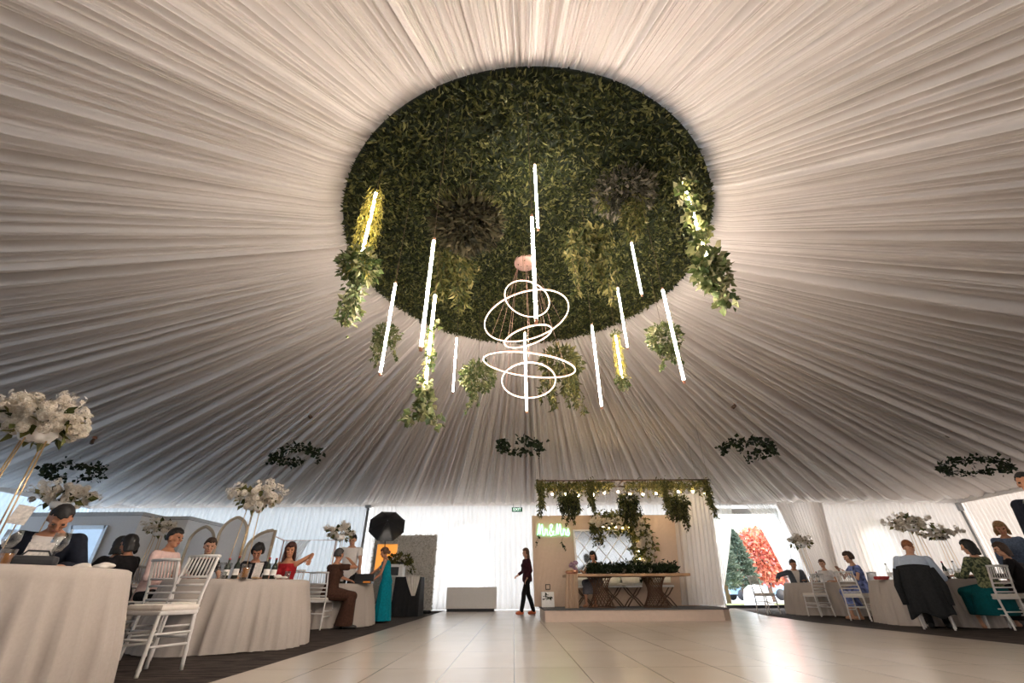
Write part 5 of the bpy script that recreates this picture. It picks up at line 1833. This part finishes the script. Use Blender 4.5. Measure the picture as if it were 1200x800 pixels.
    leg(m, HL, KL, AL); leg(m, HRp, KR, AR); foot(m, AL, KL); foot(m, AR, KR)
    m.ball(hp(0, -.008, .022), (.074 * s, .094 * s, .098 * s), 18, 12, R=HR)
    m.ball(hp(0, .022, -.052), (.056 * s, .066 * s, .062 * s), 14, 9, R=HR)
    m.ball(hp(0, .062, -.088), (.026 * s, .022 * s, .020 * s), 10, 7, R=HR)
    limb(m, [hp(0, .086, .02), hp(0, .106, -.018)], [.009 * s, .0155 * s])
    for sx in (-1, 1):
        m.ball(hp(sx * .077, -.005, -.004), (.011 * s, .022 * s, .032 * s), 10, 7, R=HR)
        m.ball(hp(sx * .040, .064, -.012), (.024 * s, .022 * s, .022 * s), 10, 7, R=HR)
        limb(m, [hp(sx * .014, .086, .036), hp(sx * .05, .068, .038)], [.009 * s, .008 * s])
    root = remesh(m, 'person', SKIN[skin], None, voxel, 2)
    root.location = tuple(map(float, loc)); root.rotation_euler = (0, 0, rz)
    tag(root, label, cat, group)
    for sx in (-1, 1):
        m = MB(); m.ball(hp(sx * .032, .083, .016), (.013 * s, .008 * s, .0085 * s), 10, 7, R=HR); m.build('eye', M['eye'], root)
    m = MB(); m.ball(hp(0, .085, -.054), (.025 * s, .008 * s, .0095 * s), 10, 7, R=HR); m.build('mouth', M['lip'], root)
    # hair
    st, hm = hair
    m = MB()
    nh = 230
    ga = PI * (3 - math.sqrt(5))
    rnd = random.Random(hash(label) % 1000 if False else len(label) * 7)
    for i in range(nh):
        z = 1 - 2 * (i + .5) / nh
        r = math.sqrt(1 - z * z)
        x, y = r * math.cos(ga * i), r * math.sin(ga * i)
        # the hairline: nothing over the face, the ears or the nape's underside
        if y > 0.25 and z < 0.52: continue
        if y > -0.15 and z < 0.10 and abs(x) > .5 and st in ('short', 'crop', 'bun'): continue
        if z < -0.45: continue
        j = 1 + rnd.uniform(-.03, .03) + (0.16 * rnd.random() if st == 'curly' else 0)
        rad = (.014 if st == 'crop' else .021 if st in ('short', 'bun') else .028) * s
        m.ball(hp(x * .076 * j, -.010 + y * .096 * j, .024 + z * .100 * j), rad, 7, 5)
    if st in ('long', 'bob'):
        dn = .30 if st == 'long' else .13
        for i in range(26):
            a = PI * (0.06 + 0.88 * i / 25)
            q0 = hp(-math.cos(a) * .082, -.015 - math.sin(a) * .085, .01)
            q1 = q0 - (B * .6 + hu * .4) * dn * s * rnd.uniform(.85, 1.1) + (hx * (-math.cos(a)) - hf * math.sin(a)) * .02
            limb(m, [q0, q0.lerp(q1, .5) + V((rnd.uniform(-.01, .01), rnd.uniform(-.01, .01), 0)), q1], [.022 * s, .024 * s, .015 * s], 7)
    if st == 'bun':
        m.ball(hp(0, -.11, .07), .045 * s, 12, 8)
    if st == 'lowbun':
        m.ball(hp(0, -.115, -.02), .048 * s, 12, 8)
    remesh(m, 'hair', HAIRM[hm], root, 0.0085, 1)
    # clothes
    for c in clothes:
        kind, mt = c[0], c[1]
        o = dict(c[2]) if len(c) > 2 else {}
        inf = o.get('infl', .014)
        m = MB()
        cut = None
        nm = o.get('name', kind)
        if kind in ('shirt', 'jacket', 'dress', 'blouse'):
            loft(m, rings(inf, -.13, o.get('top', .50)))
            fr = o.get('sleeve', 1.0)
            for a, e, w in ((SL, EL, WL), (SR, ER, WR)):
                if fr > 0:
                    m.ball(a, .056 * k + inf, 12, 8)
                    limb(m, [Pv + S * .43 * s, a], [.06 * k + inf * .6, .052 * k + inf])
                    arm(m, a, e, w if fr < 1 else e.lerp(w, .95), inf, fr)
                else:
                    limb(m, [Pv + S * .40 * s - (S * .0), (a + Pv + S * .45 * s) / 2], [.07 * k, .05 * k])
            if sex == 'f':
                for sx in (-1, 1):
                    m.ball(Pv + S * .315 * s + X * sx * .068 * s + F_ * .085 * s, .056 * s + inf, 12, 8)
            if kind == 'jacket':
                if sit:
                    limb(m, [Pv - S * .08, Pv + V((0, .06, -.02))], [.17 * s, .15 * s])
                def cut(q, Pv=Pv, S=S, X=X, F_=F_):
                    d = q - Pv
                    t = d.dot(S) / s; f = d.dot(F_); x = abs(d.dot(X)) / s
                    return f > 0.02 and t > .10 and x < .012 + .085 * max(0, (t - .10) / .36) and t < .56
            elif o.get('vneck'):
                def cut(q, Pv=Pv, S=S, X=X, F_=F_):
                    d = q - Pv
                    t = d.dot(S) / s
                    return d.dot(F_) > 0.02 and t > .40 and abs(d.dot(X)) / s < .6 * (t - .40)
        if kind in ('trousers',):
            for h, kp, a in ((HL, KL, AL), (HRp, KR, AR)):
                leg(m, h, kp, a, inf)
            loft(m, rings(inf * .8, -.13, .10))
            m.ball(Pv - V((0, 0, .04)), (.15 * s, .11 * s, .10 * s), 14, 9)
        if kind in ('skirt', 'dress'):
            hem = o.get('hem', .05)
            if sit:
                for h, kp in ((HL, KL), (HRp, KR)):
                    limb(m, [h, h.lerp(kp, .5), kp], [thigh + .03, thigh + .025, knee + .035])
                limb(m, [Pv, (KL + KR) / 2], [.12 * s, .085 * s])
                kc = (KL + KR) / 2
                kw = abs(KR.x - KL.x) / 2 + .09
                fl = o.get('flare', .03)
                rg_ = []
                for i in range(7):
                    v = i / 6
                    z = kc.z + .03 - (kc.z + .03 - hem) * v
                    rg_.append((V((kc.x, kc.y - .03 - .05 * v, z)), V((1, 0, 0)), V((0, 1, 0)), kw + fl * v, .11 + fl * v))
                loft(m, rg_[::-1], 24)
                if o.get('sidefall'):
                    loft(m, [(V((0, .12, hem)), V((1, 0, 0)), V((0, 1, 0)), .275, .27), (V((0, .09, .34)), V((1, 0, 0)), V((0, 1, 0)), .265, .26), (V((0, .06, .50)), V((1, 0, 0)), V((0, 1, 0)), .25, .25), (Pv, V((1, 0, 0)), V((0, 1, 0)), .19, .16)], 24)
            else:
                base = Pv + S * .10 * s
                n = 40
                vs, fs = [], []
                lv = 12
                cx, cy = (AL.x + AR.x) / 2, (AL.y + AR.y) / 2
                for i in range(lv + 1):
                    v = i / lv
                    z = base.z + (hem - base.z) * v
                    c0 = V((base.x + (cx - base.x) * v, base.y + (cy - base.y) * v, z))
                    w = (.135 if v < .05 else .135 + .06 * min(1, v * 4)) * s + o.get('flare', .06) * v
                    d = (.105 + .04 * min(1, v * 4)) * s + o.get('flare', .06) * v
                    for j in range(n):
                        a = 2 * PI * j / n
                        pl = 1 + .055 * v * math.sin(9 * a + 1) + .035 * v * math.sin(14 * a)
                        vs.append(c0 + V((math.cos(a) * w * pl, math.sin(a) * d * pl, 0)))
                for i in range(lv):
                    for j in range(n):
                        j2 = (j + 1) % n
                        fs.append((i * n + j, (i + 1) * n + j, (i + 1) * n + j2, i * n + j2))
                fs.append(tuple(range(n))); fs.append(tuple(lv * n + j for j in range(n - 1, -1, -1)))
                m.add(vs, fs)
        if kind == 'shoes':
            foot(m, AL, KL, .010); foot(m, AR, KR, .010)
            q = remesh(m, 'shoes', mt, root, .009, 2)
            continue
        q = remesh(m, nm, mt, root, o.get('voxel', .0095), 3, cut)
    return root

TR = ('trousers', CL['black_trousers'])
SHOES = ('shoes', M['shoe'])
def towards(c, t, off=0.0):
    return face(c, t) + off
# the nearest table: man in a dark suit drinking
p1 = (-4.34, 4.36)
person('man in a dark navy suit bending over his wine glass at the nearest table', (*p1, 0), towards(p1, T1, 0.10), 'sit', 1.74, 'm', lean=0.34, head=(0.25, 0.72, 0.0), lh=(-.22, .46, .80), rh=(.24, .42, .80), skin='b', hair=('crop', 'dark'),
       clothes=[('shirt', CL['white_shirt'], {'infl': .010}), ('jacket', CL['navy_suit'], {'infl': .026}), TR, SHOES], voxel=.008)
def seat_for(c, rz, label):
    chair(c, rz, label)
seat_for(p1, towards(p1, T1, 0.1), 'white chair under the man in the dark navy suit')
# second table
p2 = (at(190, 650, 6.65)[0], 6.65)
person('man in a pale pink shirt sitting in profile at the second table', (*p2, 0), towards(p2, T2, -0.05), 'sit', 1.78, 'm', lean=0.12, head=(-0.10, 0.05, 0), skin='b', hair=('short', 'dark'), clothes=[('shirt', CL['pink_shirt'], {'sleeve': .9}), TR, SHOES])
seat_for(p2, towards(p2, T2), 'white chair under the man in the pale pink shirt')
p3 = (at(239, 655, 7.4)[0], 7.4)
person('woman with dark hair in a bun at the second table, below the pointed arch', (*p3, 0), towards(p3, T2, -0.15), 'sit', 1.66, 'f', lean=0.14, head=(-0.25, 0.15, 0), skin='a', hair=('bun', 'brown'), clothes=[('dress', CL['black_dress'], {'sleeve': .35, 'hem': .3})])
seat_for(p3, towards(p3, T2), 'white chair under the woman with the hair bun')
p4 = (-4.33, 7.98)
person('woman with curly dark hair bent down behind the orange drink at the second table', (*p4, 0), towards(p4, T2), 'sit', 1.62, 'f', lean=0.28, head=(0.0, 0.45, 0), skin='b', hair=('curly', 'dark'), clothes=[('dress', CL['black_dress'], {'sleeve': .3, 'hem': .3})])
seat_for(p4, towards(p4, T2), 'white chair under the woman with curly dark hair')
p5 = (-3.80, 8.05)
person('woman with long auburn hair in red, one arm stretched out, at the second table', (*p5, 0), PI - 0.15, 'sit', 1.62, 'f', lean=0.08, head=(0.5, 0.15, 0), lh=(-.46, .16, 1.06), lpole=(-.3, -.4, .4), skin='b', hair=('long', 'auburn'), clothes=[('dress', CL['red_dress'], {'sleeve': 0, 'hem': .3, 'top': .46})])
seat_for(p5, towards(p5, T2), 'white chair under the woman in the red dress')
# guests behind, far left table
a = at(146, 634, 7.7); p6 = (a[0], 7.7)
person('guest in dark jacket and white collar, behind the shoulder of the suited man', (*p6, 0), 1.3, 'sit', 1.76, 'm', lean=0.05, head=(0.1, 0.1, 0), skin='a', hair=('short', 'dark'), clothes=[('shirt', CL['white_shirt'], {'infl': .008}), ('jacket', CL['navy_suit'], {'infl': .024}), TR])
a = at(137, 650, 6.9); p6b = (a[0], 6.9)
person('guest with thick dark hair seen from behind, left of the white chair backs', (*p6b, 0), 0.9, 'sit', 1.60, 'f', lean=0.06, head=(0.2, 0.05, 0), skin='a', hair=('bob', 'dark'), clothes=[('dress', CL['black_dress'], {'sleeve': .4, 'hem': .3})])
a = at(154, 655, 6.4); p6c = (a[0], 6.4)
person('woman with bobbed dark hair in black leaning in profile, left of the man in pink', (*p6c, 0), 1.5, 'sit', 1.56, 'f', lean=0.18, head=(0.1, 0.25, 0), skin='b', hair=('bob', 'dark'), clothes=[('dress', CL['black_dress'], {'sleeve': .3, 'hem': .1})])
seat_for(p6, 1.2, 'white chair under the guest in dark jacket and white collar')
bd = Vector((p6c[0] - p6b[0], p6c[1] - p6b[1], 0))
bench = thing('bench', 'dark upholstered bench under the two dark-haired guests behind the suited man', 'bench', ((p6b[0] + p6c[0]) / 2, (p6b[1] + p6c[1]) / 2, 0.004), math.atan2(bd.y, bd.x))
m = MB(); m.rbox((0, 0, 0.455), (bd.length + .4, 0.36, 0.09), 0.02); m.build('seat', M['dark'], bench)
for sx in (-1, 1):
    for sy in (-1, 1):
        m = MB(); m.tube([(sx * (bd.length / 2 + .12), sy * .13, 0), (sx * (bd.length / 2 + .12), sy * .13, .42)], .02, 8); m.build('leg', M['dark'], bench)
# third table
p7 = (CC[0] + 0.15, CC[1] + 0.03)
person('woman with short grey hair in a long brown dress, back to the camera', (*p7, 0), -1.15, 'sit', 1.68, 'f', lean=0.06, side=0.0, twist=0.65, head=(0.1, 0.05, 0), lh=(-.35, .34, .82), rh=(.04, .26, 1.16), rpole=(.6, .1, -.6), skin='b', hair=('short', 'grey'), clothes=[('dress', CL['brown_dress'], {'sleeve': .45, 'hem': .05, 'flare': .06}), SHOES], wide=1.08)
p8 = (-4.08, 11.85)
person('man in a white short-sleeved shirt standing behind the third table, head behind white flowers', (*p8, 0), PI + 0.12, 'stand', 1.88, 'm', lean=0.14, head=(0, 0.35, 0), lh=(-.42, .62, .84), rh=(.12, .34, 1.18), skin='a', hair=('short', 'dark'), clothes=[('shirt', CL['white_shirt'], {'sleeve': .42, 'infl': .02}), TR, SHOES])
p9 = (-3.02, 11.55)
person('woman in a long teal dress standing bent over the third table', (*p9, 0), PI / 2 + 0.15, 'stand', 1.55, 'f', lean=0.22, head=(0.1, 0.2, 0), lh=(-.14, .30, .84), rh=(.16, .62, .84), skin='b', hair=('lowbun', 'lightbrown'), clothes=[('dress', CL['teal_dress'], {'sleeve': 0, 'hem': .03, 'flare': .07, 'top': .46}), SHOES])
# walking woman
p10 = (0.42, 14.95)
person('woman with long brown hair in black trousers and orange shoes walking beside the stage', (*p10, 0), math.radians(112), 'stand', 1.76, 'f', lean=0.03, head=(0.18, 0.03, 0), lh=(-.20, .10, .92), rh=(.14, .26, 1.02), feet=((-.07, .24, .085), (.07, -.22, .085)), skin='a', hair=('long', 'lightbrown'),
       clothes=[('blouse', CL['wine_top'], {'sleeve': .85, 'infl': .018}), TR, ('shoes', ORANGE_SHOE)])
# chairs with crossed legs behind the head table, one guest
def cross_chair(c, rz, label):
    t = thing('cross_leg_chair', label, 'chair', (c[0], c[1], SZ), rz, 'white chairs with crossed bronze legs on the stage')
    m = MB(); m.rbox((0, 0, 0.45), (0.44, 0.42, 0.05), 0.018); m.build('seat', M['foil'], t)
    m = MB()
    P = []
    for a in np.linspace(-1.25, 1.25, 15):
        P.append([(0.24 * math.sin(a), -0.24 * math.cos(a) + 0.03, 0.48 + 0.05), (0.26 * math.sin(a), -0.27 * math.cos(a) + 0.03, 0.50 + 0.26 * math.cos(a * .7)), (0.25 * math.sin(a), -0.255 * math.cos(a) + 0.03, 0.50 + 0.27 * math.cos(a * .7)), (0.225 * math.sin(a), -0.22 * math.cos(a) + 0.03, 0.53)])
    m.grid(P); m.build('backrest', M['foil'], t)
    for y in (-0.17, 0.17):
        for sx in (-1, 1):
            m = MB(); m.tube([(sx * 0.21, y, 0.0), (sx * 0.07, y, 0.17), (-sx * 0.07, y, 0.28), (-sx * 0.19, y, 0.43)], 0.016, 8); m.build('leg', M['bronze'], t)
    m = MB(); m.tube([(0, -0.17, 0.225), (0, 0.17, 0.225)], 0.012, 8); m.build('stretcher', M['bronze'], t)
    return t
for px, lab in ((684, 'cross-legged white chair at the left of the head table'), (718, 'cross-legged white chair behind the left wire pedestal'), (741, 'cross-legged white chair between the two wire pedestals'), (778, 'cross-legged white chair behind the right wire pedestal')):
    cross_chair((at(px, 690, 12.72)[0], 12.72), PI, lab)
p11 = (at(697, 660, 12.74)[0], 12.74)
person('guest with dark hair in a grey dress sitting at the head table', (*p11, SZ), PI - 0.7, 'sit', 1.58, 'f', lean=0.1, head=(0.3, 0.3, 0), skin='b', hair=('bob', 'dark'), clothes=[('dress', CL['grey_dress'], {'sleeve': .3, 'hem': .28})], seat=.475)
# right-hand tables
p12 = (at(928, 664, 14.9)[0], 14.9)
person('man in grey and white stretching his arm along the far right-hand table', (*p12, 0), PI - 0.2, 'sit', 1.76, 'm', lean=0.16, head=(0.25, 0.25, 0), rh=(.60, .30, .88), rpole=(.1, -.6, .2), lh=(-.1, .4, .82), skin='b', hair=('short', 'brown'), clothes=[('shirt', CL['white_shirt'], {'infl': .01}), ('jacket', CL['grey_suit'], {'infl': .024}), TR])
p13 = (at(966, 664, 14.7)[0], 14.7)
person('woman with short brown hair in a white top at the far right-hand table', (*p13, 0), PI / 2 + .6, 'sit', 1.72, 'f', lean=0.12, head=(0.1, 0.1, 0), skin='a', hair=('short', 'lightbrown'), clothes=[('dress', CL['white_top'], {'sleeve': .4, 'hem': .3})])
p14 = (at(1006, 670, 11.5)[0], 11.5)
person('woman in a blue patterned dress with cropped dark hair sitting in profile at the right', (*p14, 0), PI / 2 - .15, 'sit', 1.70, 'f', lean=0.14, head=(0.0, 0.1, 0), lh=(-.12, .34, .95), rh=(.12, .36, 1.0), skin='a', hair=('curly', 'brown'), clothes=[('dress', CL['blue_dress'], {'sleeve': .35, 'hem': .25})])
for p, rz, l in ((p12, PI, 'white chair under the man in grey with the stretched arm'), (p13, 2.1, 'white chair under the woman in the white top'), (p14, 1.4, 'white chair under the woman in the blue patterned dress')):
    seat_for(p, rz, l)
p15 = (CG[0] + 0.05, CG[1] + 0.05)
person('man with ginger hair in a light blue shirt leaning over the right-hand table', (*p15, 0), -0.72, 'sit', 1.80, 'm', lean=0.26, side=0.04, head=(-0.25, 0.35, 0), skin='a', hair=('crop', 'ginger'), clothes=[('shirt', CL['blue_shirt'], {'infl': .02, 'sleeve': .95}), TR, SHOES], wide=1.06)
p16 = (CW[0], CW[1])
person('woman with dark bobbed hair in a green leaf-print blouse and teal skirt', (*p16, 0), 0.10, 'sit', 1.66, 'f', lean=0.05, head=(0.4, 0.1, 0), skin='a', hair=('bob', 'dark'), clothes=[('blouse', CL['green_print'], {'infl': .022, 'sleeve': .85}), ('skirt', CL['teal_skirt'], {'hem': .20, 'sidefall': True})], wide=1.10)
p17 = (at(1176, 625, 9.3)[0], 9.3)
person('woman with wavy blond hair in a grey-blue top standing at the right', (*p17, 0), PI / 2 + .75, 'stand', 1.76, 'f', lean=0.18, head=(0.05, 0.28, 0), skin='b', hair=('bob', 'blond'), clothes=[('blouse', CL['greyblue_top'], {'sleeve': .9, 'infl': .02}), ('skirt', CL['grey_dress'], {'hem': .35}), SHOES], wide=1.05)
p18 = (at(1182, 650, 8.95)[0], 8.95)
person('dark-haired woman in a black top sitting below the standing blond woman', (*p18, 0), 0.75, 'sit', 1.64, 'f', lean=0.08, head=(0.3, 0.1, 0), skin='a', hair=('bob', 'brown'), clothes=[('dress', CL['black_dress'], {'sleeve': .8, 'hem': .1})])
seat_for(p18, 0.75, 'white chair under the woman in the black top at the right edge')
p19 = (at(1227, 600, 5.7)[0], 5.7)
person('man in a black suit standing at the right edge, cut by the picture frame', (*p19, 0), PI / 2 + .3, 'stand', 1.90, 'm', lean=0.05, head=(0.1, 0.1, 0), skin='b', hair=('crop', 'dark'), clothes=[('shirt', CL['white_shirt'], {'infl': .008}), ('jacket', CL['navy_suit'], {'infl': .024}), TR, SHOES])
# dark jacket over the chair back
def local_pts(c, rz, pts):
    R = Matrix.Rotation(rz, 3, 'Z')
    return [R @ Vector(p) + Vector((c[0], c[1], 0)) for p in pts]
m = MB()
P = []
for i in range(33):
    u_ = i / 32 * 2 - 1
    col = []
    hw = .255
    fold = 0.022 * math.sin(9 * u_) + 0.012 * math.sin(17 * u_ + 1)
    x = u_ * hw
    drop = 0.03 * abs(u_) ** 2
    for v in np.linspace(0, 1, 7):
        col.append((x * .9, -0.20 + 0.02 * v - .02 + (0.07 - fold * .2) * (1 - v) - .0, 0.62 + (0.945 - 0.62) * v - drop * v))
    col.append((x * .9, -0.262, 0.972 - drop))
    for v in np.linspace(0.05, 1, 16):
        col.append((x * (.92 + .28 * v), -0.285 - 0.075 * v ** .7 + fold * v - .04 * v * (1 - abs(u_)), 0.975 - drop - (0.76 + .04 * math.sin(5 * u_)) * v))
    P.append(col)
m.grid(P)
j = m.build('draped_jacket', CL['dark_jacket'])
sm_ = j.modifiers.new('thickness', 'SOLIDIFY'); sm_.thickness = 0.012; sm_.offset = 1
j.location = (CG[0], CG[1], 0.0); j.rotation_euler = (0, 0, -0.75)
tag(j, 'dark grey jacket hung over the back of the chair of the man in blue', 'jacket')
ml = MB()
for sx in (-1, 1):
    ml.tube([(sx * .25, -.30, .88), (sx * .30, -.36, .62), (sx * .29, -.37, .36)], [.05, .055, .045], 10)
sl = ml
for sx in (-1, 1):
    m = MB(); m.tube([(sx * .24, -.30, .90), (sx * .30, -.35, .64), (sx * .29, -.36, .36)], [.045, .055, .045], 10); m.build('sleeve', CL['dark_jacket'], j)
# ------------------------------------------------------------------ outside the doorway
m = MB()
m.box((10, 40, -0.12), (90, 42.7, 0.2))
struct(m.build('ground', mat('outdoor_paving', (0.42, 0.40, 0.38), 0.9, var=0.08, scale=3)), 'pale paving outside the doorway')
m = MB()
m.box((12, 23.0, 0.0), (16, 2.4, 0.06))
o = m.build('lawn', mat('lawn_green', (0.20, 0.24, 0.07), 0.95, var=0.35, scale=9)); tag(o, 'strip of yellow-green lawn outside the doorway', 'lawn', kind='structure')
def conifer(px, Y, h, r, label):
    c = at(px, 690, Y)
    t = thing('pine_tree', label, 'tree', (c[0], Y, -0.02), 0, 'trees outside the doorway')
    m = MB(); m.tube([(0, 0, 0), (0, 0, h * .95)], [0.12, 0.02], 8); m.build('trunk', M['bark'], t)
    m = MB()
    n = 7000
    z = RNG.uniform(0.12, 1, n) ** 0.8
    rr = r * (1 - z) ** 0.7 * (0.65 + 0.35 * np.sin(z * 34 + 2) ** 2) * RNG.uniform(0.2, 1, n) ** .5 + 0.04
    a = RNG.uniform(0, 2 * PI, n)
    p = np.stack([rr * np.cos(a), rr * np.sin(a), z * h], 1)
    d = np.stack([np.cos(a), np.sin(a), RNG.uniform(-.2, .6, n)], 1) + RNG.normal(size=(n, 3)) * .35
    m.leaves(p, d, RNG.uniform(0.16, 0.32, n), 0.035)
    m.build('needles', M['pine'], t)
conifer(851, 23.8, 4.55, 0.95, 'tall narrow green pine tree outside the doorway, left one')
conifer(872, 26.2, 3.5, 1.1, 'shorter spreading green pine tree outside the doorway, left of the red tree')
c = at(902, 690, 29.5)
t = thing('red_tree', 'bright red-leaved tree outside the doorway', 'tree', (c[0], 29.5, -0.02))
m = MB(); m.tube([(0, 0, 0), (0.05, 0, 1.2), (0.0, 0, 2.4)], [0.14, 0.11, 0.06], 8)
for k in range(6):
    a = k * 1.05
    m.tube([(0, 0, 1.2 + .15 * k), (0.8 * math.cos(a), 0.8 * math.sin(a), 2.2 + .1 * k)], [0.05, 0.02], 6)
m.build('trunk', M['bark'], t)
m = MB(); clump(m, (0.1, 0, 2.45), (1.9, 1.4, 1.6), 6500, 0.22, 0.3, 0, 0.34); m.build('leaves', M['redleaf'], t)
# pale building far behind
b0, b1 = at(840, 660, 40)[0], at(940, 660, 40)[0]
t = thing('building', 'pale blue-grey building far outside behind the trees', 'building', ((b0 + b1) / 2, 42, -0.02))
w_ = b1 - b0 + 10
m = MB(); m.box((0, 0, 1.5), (w_, 4, 3.0)); m.build('wall', mat('building_blue', (0.42, 0.48, 0.56), 0.8), t)
m = MB(); m.prism([(-w_ / 2 - .3, 3.0), (w_ / 2 + .3, 3.0), (w_ / 2 - 1, 4.0), (-w_ / 2 + 1, 4.0)], -2.2, 2.2); m.build('roof', mat('roof_grey', (0.35, 0.34, 0.36), 0.8), t)
for k in range(7):
    m = MB(); m.box((-w_ / 2 + 2 + k * (w_ - 4) / 6, -2.02, 1.6), (1.1, 0.06, 1.2)); m.build('window', mat('window_dark', (0.10, 0.13, 0.17), 0.2), t)
# parked car, light blue
c = at(884, 690, 33)
t = thing('car', 'light blue car parked outside the doorway behind the white covered table', 'car', (c[0], 33, -0.02), 0.0)
m = MB()
body = [(-2.0, .35), (-2.05, .7), (-1.9, .85), (-1.2, .95), (-0.7, 1.42), (0.7, 1.45), (1.35, .98), (1.95, .86), (2.05, .6), (2.0, .35)]
m.prism(body, -0.85, 0.85); m.build('body', mat('car_blue', (0.22, 0.38, 0.55), 0.3), t)
m = MB(); m.prism([(-1.05, .97), (-0.64, 1.36), (0.62, 1.38), (1.15, .99)], -0.87, 0.87); m.build('windows', M['blackgloss'], t)
for sx in (-1.25, 1.25):
    for sy in (-.8, .8):
        m = MB(); m.tube([(sx, sy - .1, .32), (sx, sy + .1, .32)], 0.32, 18); m.build('wheel', M['dark'], t)
# white covered garden table
c = at(889, 700, 21.5)
m = MB()
m.lathe([(0.0, .80), (0.25, .78), (0.45, 0.64), (0.54, 0.4), (0.58, 0.0)], n=36)
o = m.build('covered_table', M['white']); o.location = (c[0], 21.6, -0.02)
tag(o, 'round-topped white cloth cover standing just outside the doorway', 'covered table')
